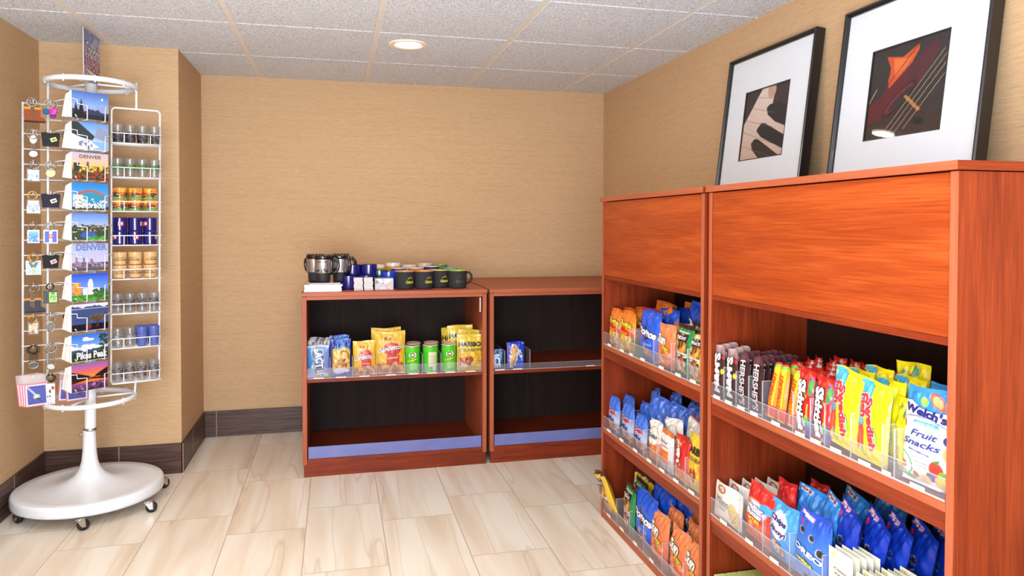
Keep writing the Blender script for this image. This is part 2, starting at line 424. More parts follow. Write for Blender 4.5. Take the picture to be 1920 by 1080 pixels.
def put_texts(mb, texts, w, h, surf, mt):
    """texts: (string, u, v, W/w, H/w, colour, opts)"""
    mb.mat(mt)
    for T in texts:
        s, u, v, W, H, col = T[:6]; op = T[6] if len(T) > 6 else {}
        P, Fs = text_local(s, W*w, H*w, op.get('rot', 0), min(op.get('bold', .02), .05), op.get('shear', 0), op.get('sp', 1.0), None, op.get('arch', 0)*w)
        P, Fs = split_tris(P+np.array([(u-.5)*w, v*h]), Fs, max(.006, w*.07))
        if 'out' in op:
            e = H*w*min(op.get('ob', .07), .13)*.62; mb.color(op['out'])
            for q in range(8):
                dx, dy = e*cos(q*pi/4), e*sin(q*pi/4); mb.add([surf(p[0]+dx, p[1]+dy, .0015) for p in P], Fs)
        mb.color(col); mb.add([surf(p[0], p[1], .0024) for p in P], Fs)
def panel_mesh(name, w, h, base, layers=(), texts=(), nu=30, nv=40, thick=.001, mt='printed_card', back=(235, 235, 232)):
    """flat printed panel: front face towards -y, bottom on z=0, centred in x"""
    mb = MB().mat(mt); us = np.linspace(0, 1, nu); vs = np.linspace(0, 1, nv); UU, VV = np.meshgrid(us, vs)
    U = UU.ravel(); V = VV.ravel(); C = paint(len(U), base, layers, U, V)
    mb.add([((u-.5)*w, 0, v*h) for u, v in zip(U, V)], [(j*nu+i, j*nu+i+1, (j+1)*nu+i+1, (j+1)*nu+i) for j in range(nv-1) for i in range(nu-1)], C)
    mb.color(back).box(-w/2, w/2, .0002, thick, 0, h)
    put_texts(mb, texts, w, h, lambda x, z, l: (x, -l*.4, z), mt)
    return mb
def bag_mesh(name, w, h, d, base, layers=(), texts=(), nu=30, nv=40, mt='printed_foil', crimp=.07, crumple=.0022, seed=1, flop=None, pinch=.02, back=None, boxy=.6, topw=1.0):
    rg = np.random.RandomState(seed); ph = rg.rand(16)*6.28
    c0 = crimp*.75
    def shape(u, v):       # u -1..1, v 0..1 -> half thickness
        vv = np.clip((v-c0)/(1-crimp-c0), 0, 1)
        a = np.sin(pi*vv)**.55*(1-.25*vv); b = np.clip(1-np.abs(u)**2.6, 0, 1)**boxy
        t = d/2*a*b
        e = np.exp(-((1-crimp-v)/.13)**2)+np.exp(-((v-c0)/.1)**2)
        wr = crumple*(.55*np.sin(u*9+ph[0]+v*5)+.45*np.sin(u*17+ph[1]-v*9)+.3*np.sin(u*31+ph[2]+v*21))*(.3+1.3*e)*(vv > 0)*(vv < 1)*np.clip(b*3, 0, 1)
        wr = wr+crumple*1.1*(np.abs(np.sin(u*4+v*11+ph[3]))**3*np.sin(v*13+ph[4]))*np.clip(b*3, 0, 1)*(vv > 0)*(vv < 1)
        rp = np.where((v > 1-crimp) | (v < c0), .0007*np.sin(v*h*2500), 0)
        return t, wr, rp
    def pos(u, v, side, lift=0):
        t, wr, rp = shape(u, v)
        hw = w/2*(1-pinch*np.sin(pi*v)**2)*(1-(1-topw)*np.clip((v-.55)/.45, 0, 1)**2)
        x = u*hw; z = v*h; y = -(t+.0006+lift)+wr*.8+rp if side < 0 else (t+.0006)+wr*.8+rp
        y = y+.003*np.sin(u*4+ph[5])*np.clip((v-.75)*4, 0, 1)     # wavy top seal
        z = z+h*.012*np.sin(u*3+ph[6])*np.clip((v-.6)*2.5, 0, 1)
        if flop:
            z0, an = flop[0]*h, radians(flop[1]); L = h-z0
            q = np.clip(z-z0, 0, None); th = an*np.clip(q/L, 0, 1); R = L/an if an else 1
            zz = np.where(z > z0, z0+R*np.sin(th), z); yy = np.where(z > z0, R*(1-np.cos(th)), 0)
            nz = np.sin(th)*y*-1; ny = np.cos(th)*y
            z = np.where(z > z0, zz+nz, z); y = np.where(z0 < v*h, yy+ny, y)
        return x, y, z
    mb = MB().mat(mt); us = np.linspace(-1, 1, nu); vs = np.linspace(0, 1, nv); UU, VV = np.meshgrid(us, vs); U = UU.ravel(); V = VV.ravel()
    C = paint(len(U), base, layers, (U+1)/2, V)
    fs = [(j*nu+i, j*nu+i+1, (j+1)*nu+i+1, (j+1)*nu+i) for j in range(nv-1) for i in range(nu-1)]
    x, y, z = pos(U, V, -1); mb.add(np.stack([x, y, z], 1).tolist(), fs, C, True)
    nb = max(10, nu//3); mbv = max(16, nv//2); ub = np.linspace(-1, 1, nb); vb = np.linspace(0, 1, mbv); UB, VB = np.meshgrid(ub, vb); UB = UB.ravel(); VB = VB.ravel()
    x, y, z = pos(UB, VB, 1); Cb = paint(len(UB), back or base, layers if back is None else (), 1-(UB+1)/2, VB)
    mb.add(np.stack([x, y, z], 1).tolist(), [(j*nb+i, (j+1)*nb+i, (j+1)*nb+i+1, j*nb+i+1) for j in range(mbv-1) for i in range(nb-1)], Cb, True)
    def surf(px, pz, lift):
        v = np.clip(pz/h, 0.001, .999); u = np.clip(px/(w/2), -.99, .99); a, b, c = pos(np.array([u]), np.array([v]), -1, lift)
        return (float(a[0]), float(b[0]), float(c[0]))
    put_texts(mb, texts, w, h, surf, mt)
    return mb
def cyl_art(mb, R0, R1, h, texts, mt, a_c=-pi/2):
    """lettering wrapped round a (slightly conical) wall, centred on angle a_c"""
    def surf(x, z, l):
        r = R0+(R1-R0)*z/h+l*.6; a = a_c+x/R0
        return (r*cos(a), r*sin(a), z)
    put_texts(mb, texts, 2*R0, h, surf, mt)

# ------------------------------------------------------------------ the room
ZC = 2.0915; YB = 4.4723; XR = 1.7042; XB = -.744; YF = 3.854; XL = -1.350; Y0 = -1.2; ZCT = ZC+.006
def struct(name, mb, bevel=0): o = build(name, mb, None, bevel); o['kind'] = 'structure'; return o
struct('floor', MB().mat('floor_tile').box(XL-.1, XR+.1, Y0, YB+.1, -.06, 0))
mb = MB().mat('ceiling_tile')
TS = .6096; CX0 = -.4255; CY0 = 3.9128
xs = sorted(set([XL-.1]+[CX0+j*TS for j in range(-1, 4)]+[XR+.1]))
ys = [YB+.1]+[CY0-i*TS for i in range(0, 9)]
for i in range(len(xs)-1):
    for j in range(len(ys)-1):
        x0, x1 = xs[i]+(.0105 if i else 0), xs[i+1]-(.0105 if i < len(xs)-2 else 0); y1, y0 = ys[j]-.002, ys[j+1]+.002
        mb.box(x0, x1, y0, y1, ZC+.002, ZC+.02)
        b = .006; mb.add([(x0+b*0, y0, ZC+.002), (x1, y0, ZC+.002), (x1, y1, ZC+.002), (x0, y1, ZC+.002), (x0+.004, y0+b, ZC-.003), (x1-.004, y0+b, ZC-.003), (x1-.004, y1-b, ZC-.003), (x0+.004, y1-b, ZC-.003)],
            [(4, 5, 6, 7), (0, 1, 5, 4), (1, 2, 6, 5), (2, 3, 7, 6), (3, 0, 4, 7)])
# the hole for the recessed lamp is covered by the lamp's own rim
struct('ceiling', mb)
mb = MB().mat('tee_metal')
for x in xs[1:-1]: mb.box(x-.0125, x+.0125, ys[-1], YB+.05, ZC-.001, ZC+.004)
struct('trim_1', mb)
mb = MB().mat('tee_metal')
for y in ys[1:-1]: mb.box(XL-.05, XR+.05, y-.004, y+.004, ZC-.0005, ZC+.004)
struct('trim_2', mb)
g = 'grasscloth'
struct('wall_back', MB().mat(g).box(XB-.1, XR+.1, YB, YB+.1, 0, ZC+.02))
struct('wall_right', MB().mat(g).box(XR, XR+.1, Y0, YB+.1, 0, ZC+.02))
struct('wall_left', MB().mat(g).box(XL-.1, XL, Y0, YF+.1, 0, ZC+.02))
struct('wall_projecting', MB().mat(g).box(XL-.1, XB, YF, YB+.1, 0, ZC+.02))
BH = .15; bt = .008
def bboard(name, mb, *joints):
    struct(name, mb, .001)
mb = MB().mat('baseboard_tile').box(XB, XR, YB-bt, YB, 0, BH); mb.mat('grout').box(XB+.068, XB+.072, YB-bt-.0006, YB, 0, BH).box(XB+.678, XB+.682, YB-bt-.0006, YB, 0, BH)
struct('baseboard_back', mb)
mb = MB().mat('baseboard_tile').box(XL, XB+bt, YF-bt, YF, 0, BH); mb.mat('grout').box(-1.027, -1.023, YF-bt-.0006, YF, 0, BH)
mb.box(XB+bt-.003, XB+bt+.0006, YF-bt-.0006, YF-bt+.003, 0, BH)
struct('baseboard_projecting', mb)
mb = MB().mat('baseboard_tile').box(XB, XB+bt, YF-bt, YB-bt, 0, BH); mb.mat('grout').box(XB, XB+bt+.0006, 4.10, 4.104, 0, BH)
struct('baseboard_projecting_side', mb)
mb = MB().mat('baseboard_tile').box(XL, XL+bt, Y0, YF-bt, 0, BH)
mb.mat('grout')
for k in range(8): mb.box(XL, XL+bt+.0006, 3.5-.61*k, 3.504-.61*k, 0, BH)
struct('baseboard_left', mb)
struct('baseboard_right', MB().mat('baseboard_tile').box(XR-bt, XR, Y0, YB-bt, 0, BH))
# recessed lamp
t = thing('recessed_ceiling_light', 'round recessed ceiling light glowing warm in a ceiling tile', 'ceiling light', (.34, 3.49, ZC-.003))
mb = MB().mat('lamp_rim').lathe([(.092, 0), (.092, -.003), (.088, -.006), (.076, -.007), (.066, -.005), (.060, 0)], 40, (.34, 3.49, ZC-.003)); build('trim_ring', mb, t)
mb = MB().mat('lamp_rim').lathe([(.060, 0), (.058, .006)], 40, (.34, 3.49, ZC-.003)); build('reflector', mb, t)
mb = MB().mat('lamp_glow').lathe([(.0595, 0), (.05, -.0035), (.03, -.005), (.0001, -.006)], 40, (.34, 3.49, ZC-.003)); o = build('bulb_lens', mb, t); o['label'] = 'glowing warm lens'
l = bpy.data.lights.new('lamp', 'AREA'); l.shape = 'DISK'; l.size = .11; l.energy = 5; l.color = (1, .84, .62)
lo = bpy.data.objects.new('lamp_beam', l); COL.objects.link(lo); lo.location = (0, 0, -.012); lo.parent = t

# ------------------------------------------------------------------ furniture
def low_cabinet(name, label, x0, x1, tag_on):
    y = 3.63; yb = 4.455
    t = thing(name, label, 'bookcase', ((x0+x1)/2, y, 0))
    B('side_panel', 'cherry_edge_z', (x0, x0+.021, y, yb, .062, .880), parent=t, bevel=.0012)
    B('side_panel', 'cherry_edge_z', (x1-.021, x1, y, yb, .062, .880), parent=t, bevel=.0012)
    B('top_panel', 'cherry_edge_x', (x0-.003, x1+.003, y-.006, yb, .882, .901), parent=t, bevel=.0012)
    B('top_rail', 'cherry_edge_x', (x0+.021, x1-.021, y+.002, y+.02, .864, .882), parent=t, bevel=.001)
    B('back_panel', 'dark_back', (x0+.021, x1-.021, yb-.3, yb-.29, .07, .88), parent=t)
    B('shelf', 'cherry_x', (x0+.022, x1-.022, y+.006, yb-.3, .461, .478), parent=t, bevel=.001)
    B('bottom_shelf', 'cherry_x', (x0+.021, x1-.021, y+.004, yb-.3, .066, .087), parent=t, bevel=.001)
    B('kick_panel', 'cherry_x', (x0+.005, x1-.004, y+.008, y+.024, 0, .066), parent=t, bevel=.001)
    a = B('front_lip', 'blue_film', (x0+.026, x1-.026, y+.010, y+.013, .088, .146), parent=t); a['label'] = 'blue protective film strip'
    if tag_on:
        a = B('hinge_tag', 'label_paper', (x1-.034, x1-.030, y+.006, y+.022, .785, .858), parent=t); a['label'] = 'small white paper tag'
    for z in (.30, .34, .60, .64, .68): B('shelf_pin', 'steel', (x1-.0225, x1-.0205, y+.028, y+.033, z, z+.004), parent=t)
    return t
low_cabinet('low_bookcase', 'low cherry wood bookcase on the left, mugs on top and snacks on its shelf', -.158, .7515, True)
low_cabinet('low_bookcase', 'low cherry wood bookcase with a bare top, beside the tall bookcase', .7685, 1.678, False)
XT = 1.086
def tall_bookcase(name, label, y0, y1, shelves, nose):
    xb = XR-.012
    t = thing(name, label, 'bookcase', (XT, (y0+y1)/2, 0))
    for ya, yb in ((y0, y0+.017), (y1-.017, y1)):
        mb = MB().mat('cherry_z').box(XT+.0012, xb, ya, yb, 0, 1.324); mb.mat('cherry_edge_z').box(XT, XT+.0012, ya, yb, 0, 1.324)
        build('side_panel', mb, t)
    mb = MB().mat('cherry_x').box(XT-.008, xb, y0-.006, y1+.006, 1.326, 1.343); mb.mat('cherry_edge').box(XT-.0088, XT-.008, y0-.006, y1+.006, 1.326, 1.343)
    build('top_panel', mb, t)
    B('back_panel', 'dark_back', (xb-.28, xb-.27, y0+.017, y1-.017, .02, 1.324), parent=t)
    B('door', 'door_grain', (XT+.003, XT+.019, y0+.018, y1-.018, 1.0205, 1.3235), parent=t, bevel=.0008)
    B('door_bottom_edge', 'cherry_y', (XT+.003, XT+.16, y0+.0175, y1-.0175, 1.0055, 1.0200), parent=t)
    for z in shelves:
        mb = MB().mat('cherry_y').box(XT+.012, xb-.28, y0+.0175, y1-.0175, z-.016, z)
        build('shelf', mb, t)
        if z > .1:
            B('shelf_front_trim', 'cherry_edge', (XT+.002, XT+.012, y0+.020, y1-.020, z-.0185, z-.0005), parent=t, bevel=.0008)
            B('shelf_front_rail', 'cherry_y', (XT+.004, XT+.012, y0+.0175, y1-.0175, z-.054, z-.0187), parent=t)
        else:
            B('shelf_front_trim', 'cherry_edge', (XT+.001, XT+.012, y0+.0175, y1-.0175, .0, z), parent=t, bevel=.0008)
    return t
tall_bookcase('tall_bookcase', 'tall cherry wood bookcase at the far end of the row, crisps on its three shelves', 1.998, 2.862, (.732, .380, .030), .05)
tall_bookcase('tall_bookcase', 'nearest tall cherry wood bookcase, framed photo on top and sweets on its shelves', 1.076, 1.968, (.716, .363, .030), .05)

# framed photographs leaning on the wall above the tall bookcases
def guitar_art(n):
    base = (46, 40, 38)
    L = [('g', 0, (66, 42, 30), .35, (46, 36, 36)), ('e', .10, .32, .35, .09, (96, 22, 24), 35), ('e', .42, .50, .42, .15, (92, 20, 26), 38), ('e', .68, .72, .26, .10, (78, 26, 36), 45),
         ('p', [(.20, .90), (.42, .85), (.62, .95), (.62, .88), (.55, .77), (.42, .66), (.27, .54), (.25, .62), (.27, .76)], (206, 84, 34)),
         ('p', [(.30, .86), (.50, .82), (.56, .85), (.48, .74), (.34, .64)], (232, 118, 50)),
         ('e', .43, .40, .26, .075, (32, 22, 24), 38), ('e', .42, .40, .22, .055, (120, 34, 30), 38), ('e', .44, .40, .18, .04, (44, 36, 38), 38),
         ('l', .22, .55, .62, .95, .008, (120, 40, 24)), ('p', [(.48, .42), (.52, .43), (.72, .25), (.69, .23)], (190, 120, 50)), ('e', .70, .13, .08, .035, (22, 20, 22), -15)]
    for a, b in ((.22, 0.02), (.30, .02), (.40, .04), (.52, .07)):
        L.append(('l', a, b, a+.72, b+.80, .0032, (206, 180, 140)))
    L += [('l', .01, .42, .10, .56, .006, (210, 170, 140)), ('e', .2, .06, .02, .015, (230, 200, 160)), ('x', .5, 3)]
    return base, L
def piano_art(n):
    base = (226, 200, 184)
    L = [('g', 0, (214, 186, 168), 1, (238, 220, 208)), ('p', [(0, .52), (.38, 1), (0, 1)], (58, 40, 34)),
         ('p', [(.62, 1), (1, 1), (1, .42), (.80, .52), (.64, .70), (.66, .86)], (62, 46, 40)), ('e', .60, .93, .09, .10, (206, 168, 144)),
         ('p', [(.52, .70), (.56, .60), (.74, .48), (1, .38), (1, .66), (.78, .74), (.58, .74)], (36, 30, 30)),
         ('p', [(.36, .44), (.44, .50), (.52, .49), (.96, .28), (1, .26), (1, .10), (.94, .10), (.46, .30), (.34, .40)], (30, 27, 28)),
         ('p', [(.24, .23), (.31, .29), (.40, .28), (.88, .02), (.86, 0), (.46, 0), (.28, .14)], (34, 30, 30))]
    for (a, b) in ((.92, .82), (.78, .62), (.62, .42), (.44, .20), (.24, .02)):
        L.append(('l', .02+(.35 if b > .5 else 0)*(b-.3), a-.02, .75, b-.02 if b > .1 else .0, .004, (120, 92, 78)))
    return base, L+[('x', .35, 4)]
def picture(label, y0, y1, art, seed):
    """frame: width y0..y1, bottom on the bookcase, top back edge against the wall"""
    W = y1-y0; H = .592; T = .036; fw = .016
    lean = math.asin((.073)/H)
    # local frame: x along width (towards camera = +x local -> -y world), front = -y local -> -x world
    t = thing('picture_frame', label, 'framed picture', (1.592, (y0+y1)/2, 1.3480), (0, 0, 0))
    t.rotation_euler = (Matrix.Rotation(-pi/2, 3, 'Z') @ Matrix.Rotation(-lean, 3, 'X')).to_euler()
    mb = MB().mat('frame_black')
    def bar(p, q, r0, r1):      # mitred moulding, profile raised at the outer edge
        prof = [(0, 0), (fw*.35, -.004), (fw*.7, -.002), (fw, .006), (fw, .012), (.001, T), (0, T)]
        return prof
    prof = [(0, T), (0, 0), (.004, -.003), (.009, -.002), (.012, .003), (fw, .006), (fw, .014)]
    corners = [(-W/2, 0, 1, 1), (W/2, 0, -1, 1), (W/2, H, -1, -1), (-W/2, H, 1, -1)]
    vs = []; n = len(prof)
    for cx_, cz_, sx, sz in corners:
        for (a, b) in prof: vs.append((cx_+sx*a, b, cz_+sz*a))
    fs = [(i*n+k, i*n+k+1, ((i+1) % 4)*n+k+1, ((i+1) % 4)*n+k) for i in range(4) for k in range(n-1)]
    mb.add(vs, fs); mb.box(-W/2+.001, W/2-.001, T-.004, T-.001, .001, H-.001)
    build('frame', mb, t, world=False)
    iw, ih = .300, .285; iz = .148
    mb = MB().mat('mat_board')
    a, b = W/2-.012, iw/2; z0, z1 = .012, H-.012
    for bx in ((-a, -b, .013, .016, z0, z1), (b, a, .013, .016, z0, z1), (-b, b, .013, .016, z0, iz), (-b, b, .013, .016, iz+ih, z1)): mb.box(*bx)
    mb.mat('frame_black')
    for bx in ((-b-.001, -b+.003, .0125, .018, iz-.001, iz+ih+.001), (b-.003, b+.001, .0125, .018, iz-.001, iz+ih+.001), (-b, b, .0125, .018, iz-.001, iz+.003), (-b, b, .0125, .018, iz+ih-.003, iz+ih+.001)): mb.box(*bx)
    build('mat_board', mb, t, world=False)
    base, L = art(0)
    pm = panel_mesh('photo', iw, ih, base, L, (), 150, 150, .002, 'printed_matte')
    pm.xf(Matrix.Translation((0, .018, iz))); o = build('photo', pm, t, world=False); o['label'] = seed
    mb = MB().mat('frame_glass').add([(-a, .009, z0), (a, .009, z0), (a, .009, z1), (-a, .009, z1)], [(0, 1, 2, 3)]); build('glass', mb, t, world=False)
    return t
picture('smaller-looking black framed photograph of piano keys, left of the two', 2.262, 2.846, piano_art, 'photo of piano keys')
picture('black framed photograph of a guitar body and strings, right of the two', 1.533, 2.114, guitar_art, 'photo of a guitar')

# ------------------------------------------------------------------ souvenir rack
RX, RY = -1.0465, 3.49
DX, DY = .94, .34            # along the two flat wire panels
NX, NY = .34, -.94           # their face, towards the room
LEAN = .012                  # the column leans very slightly
def P3(s, n, z): return (RX+LEAN*z+s*DX+n*NX, RY+s*DY+n*NY, z)
rk = thing('souvenir_rack', 'tall white revolving wire souvenir rack on a round wheeled base', 'display rack', (RX, RY, 0))
W = 'white_enamel'; WW = 'white_wire'
mb = MB().mat(W).lathe([(.0, .052), (.284, .052), (.2915, .056), (.2925, .066), (.2925, .088), (.289, .097), (.283, .1005), (.245, .098), (.20, .0985), (.15, .1035), (.118, .111), (.086, .122), (.060, .140), (.042, .166), (.032, .198), (.0275, .24), (.0255, .29), (.0245, .335)], 72, (RX, RY, 0))
mb.color((60, 40, 30))
build('base', mb, rk)
mb = MB().mat(W)
mb.lathe([(.0225, .33), (.0225, 1.835), (0, 1.836)], 28, (RX, RY, 0)); 
for i in range(len(mb.v)): x, y, z = mb.v[i]; mb.v[i] = (x+LEAN*z, y, z)
build('pole', mb, rk)
mb = MB().mat('steel').lathe([(.0235, .33), (.026, .333), (.026, .339), (.0235, .342)], 20, (RX+.004, RY, 0)); build('collar', mb, rk)
mb = MB().mat('steel').tube([(RX-.022, RY-.010, .318), (RX-.034, RY-.016, .318)], .005, 8); build('set_screw', mb, rk)
for k, (ax, ay) in enumerate([(-.9994, 3.205), (-.7794, 3.345), (-1.262, 3.345), (-.786, 3.638), (-1.24, 3.66), (-1.0, 3.765)]):
    mb = MB().mat('steel'); an = [0.5, .15, 2.6, .9, 2., 1.3][k]
    fx, fy = cos(an), sin(an); px, py = -fy, fx
    cx_, cy_ = ax+fx*.012, ay+fy*.012
    for s in (-1, 1):
        o_ = .0125*s
        mb.add([(ax-fx*.016+px*o_, ay-fy*.016+py*o_, .050), (ax+fx*.016+px*o_, ay+fy*.016+py*o_, .050), (cx_+fx*.007+px*o_, cy_+fy*.007+py*o_, .016), (cx_-fx*.007+px*o_, cy_-fy*.007+py*o_, .016),
                (ax-fx*.016+px*(o_+.0015*s), ay-fy*.016+py*(o_+.0015*s), .050), (ax+fx*.016+px*(o_+.0015*s), ay+fy*.016+py*(o_+.0015*s), .050), (cx_+fx*.007+px*(o_+.0015*s), cy_+fy*.007+py*(o_+.0015*s), .016), (cx_-fx*.007+px*(o_+.0015*s), cy_-fy*.007+py*(o_+.0015*s), .016)],
               [(0, 1, 2, 3), (7, 6, 5, 4), (0, 4, 5, 1), (1, 5, 6, 2), (2, 6, 7, 3), (3, 7, 4, 0)])
    mb.lathe([(.0, .0505), (.018, .0505), (.018, .0455), (.0, .0455)], 16, (ax, ay, 0))
    c = build('caster', mb, rk); c['label'] = 'chrome swivel caster'
    mb = MB().mat('rubber_black'); st = 0
    mb.lathe([(.004, -.009), (.019, -.009), (.0225, -.006), (.0225, .006), (.019, .009), (.004, .009)], 24)
    M = Matrix.Translation((cx_, cy_, .0228)) @ Vector((px, py, 0)).to_track_quat('Z', 'Y').to_matrix().to_4x4(); mb.xf(M)
    o = build('wheel', mb, c); o['label'] = 'black rubber wheel'
def ring(name, z, R, r):
    o = build(name, MB().mat(W).torus((RX+LEAN*z, RY, z), R, r, (0, 0, 1), 56, 10), rk)
    mb = MB().mat(W)
    for k in range(3):
        a = .35+k*pi*2/3; mb.tube([(RX+LEAN*z+.025*cos(a), RY+.025*sin(a), z+.004), (RX+LEAN*z+R*cos(a), RY+R*sin(a), z+.004)], .0045, 6)
    build('spoke', mb, rk)
    for k in range(9):
        mb = MB().mat(W); a = .2+k*2*pi/9; mb.tube([(RX+LEAN*z+(R+.001)*cos(a), RY+(R+.001)*sin(a), z-.016), (RX+LEAN*z+(R+.001)*cos(a), RY+(R+.001)*sin(a), z+.014)], .0038, 6)
        build('ring_stud', mb, rk)
ring('top_ring', 1.832, .170, .0115); ring('bottom_ring', .470, .172, .0105)
# left panel: grid for key rings
SL0, SL1 = -.244, -.066
ROWZ = [1.731-.0632*k for k in range(18)]
mb = MB().mat(WW)
for s, r in ((SL0, .0042), (SL1, .003)): mb.tube([P3(s, 0, 1.735), P3(s, 0, .545)], r, 8)
mb.tube([P3(-.156, .006, 1.825), P3(-.156, .004, 1.2), P3(-.158, .002, .47)], .0048, 8)
for z in ROWZ[:1]+ROWZ[1:]: mb.tube([P3(SL0-.004, .003, z), P3(SL1, .003, z)], .0023, 6)
build('key_ring_panel', mb, rk)
HOOKS = []
for k in range(10):
    z = 1.731-.1264*k
    for ci, s in enumerate((-.208, -.148, -.090)):
        if k == 9 and ci == 2: continue
        z2 = z+.002
        mb = MB().mat(WW).tube([P3(s, .004, z2), P3(s, .055, z2-.004), P3(s, .062, z2-.002), P3(s, .063, z2+.012)], .0021, 6)
        build('hook', mb, rk); HOOKS.append((k, ci, s, z2))
# right panel: frame and eight shelves
SR0, SR1 = .079, .272
mb = MB().mat(WW)
def rr(s0, s1, z0, z1, r, n=5):
    pts = []
    for cx_, cz_, a0 in ((s1-r, z1-r, 0), (s0+r, z1-r, pi/2), (s0+r, z0+r, pi), (s1-r, z0+r, 1.5*pi)):
        for i in range(n+1): a = a0+i*pi/2/n; pts.append((cx_+r*cos(a), cz_+r*sin(a)))
    return pts
mb.tube([P3(a, 0, b) for a, b in rr(SR0, SR1, .522, 1.742, .016)], .0042, 8, True)
mb.tube([P3(.176, 0, 1.742), P3(.176, 0, 1.83), P3(.176, 0, 1.86)], .0048, 8)
mb.tube([P3(.176, 0, .522), P3(.172, .004, .47), P3(.172, .004, .445)], .0048, 8)
build('shelf_panel_frame', mb, rk)
SHZ = [1.584, 1.435, 1.286, 1.137, .988, .836, .684, .532]
NF, NB = .050, -.050
for z in SHZ:
    mb = MB().mat(WW)
    for zz, r in ((z, .0026), (z+.043, .0024)):
        mb.tube([P3(SR0, NB, zz), P3(SR0, NF, zz), P3(SR1, NF, zz), P3(SR1, NB, zz)], r, 6, True)
    for s in (SR0+.045, SR0+.148): mb.tube([P3(s, NF, z), P3(s, NF, z+.043)], .0022, 6)
    for k in range(1, 6): n_ = NB+(NF-NB)*k/6; mb.tube([P3(SR0, n_, z), P3(SR1, n_, z)], .0014, 5)
    build('wire_shelf', mb, rk)
# sign on top
SGZ0, SGH, SGW = 1.843, .215, .215
def sign_art():
    L = [('g', 0, (132, 146, 204), .22, (104, 116, 184)), ('g', .22, (92, 104, 180), .5, (100, 112, 178)), ('g', .5, (86, 98, 176), 1, (62, 70, 150)), ('e', .8, .72, .3, .25, (122, 138, 196)), ('p', [(0, .20), (1, .02), (1, .07), (0, .235)], (40, 70, 60)), ('p', [(0, .225), (1, .05), (1, .13), (.5, .22), (0, .25)], (236, 232, 200)), ('n', .1, .95, .7, .98, [(150, 160, 210), (70, 84, 160)], 30, .03, 4)]
    T = [('Colorado', .52, .63, .86, .30, (214, 224, 240), {'shear': .3, 'out': (60, 70, 130), 'bold': .02}), ('SOUVENIRS', .52, .38, .94, .30, (222, 150, 190), {'out': (90, 30, 80), 'bold': .03}), ('Gifts', .4, .12, .5, .08, (210, 220, 245), {'shear': .3})]
    return L, T
L, T = sign_art()
mb = panel_mesh('sign', SGW, SGH, (70, 80, 160), L, T, 60, 60, .003, 'printed_gloss')
mb.xf(Matrix.Translation((RX+.022, RY+.022, SGZ0)) @ Matrix.Rotation(radians(90), 4, 'Z'))
o = build('sign_board', mb, rk); o['label'] = 'blue and pink souvenir sign on the pole'
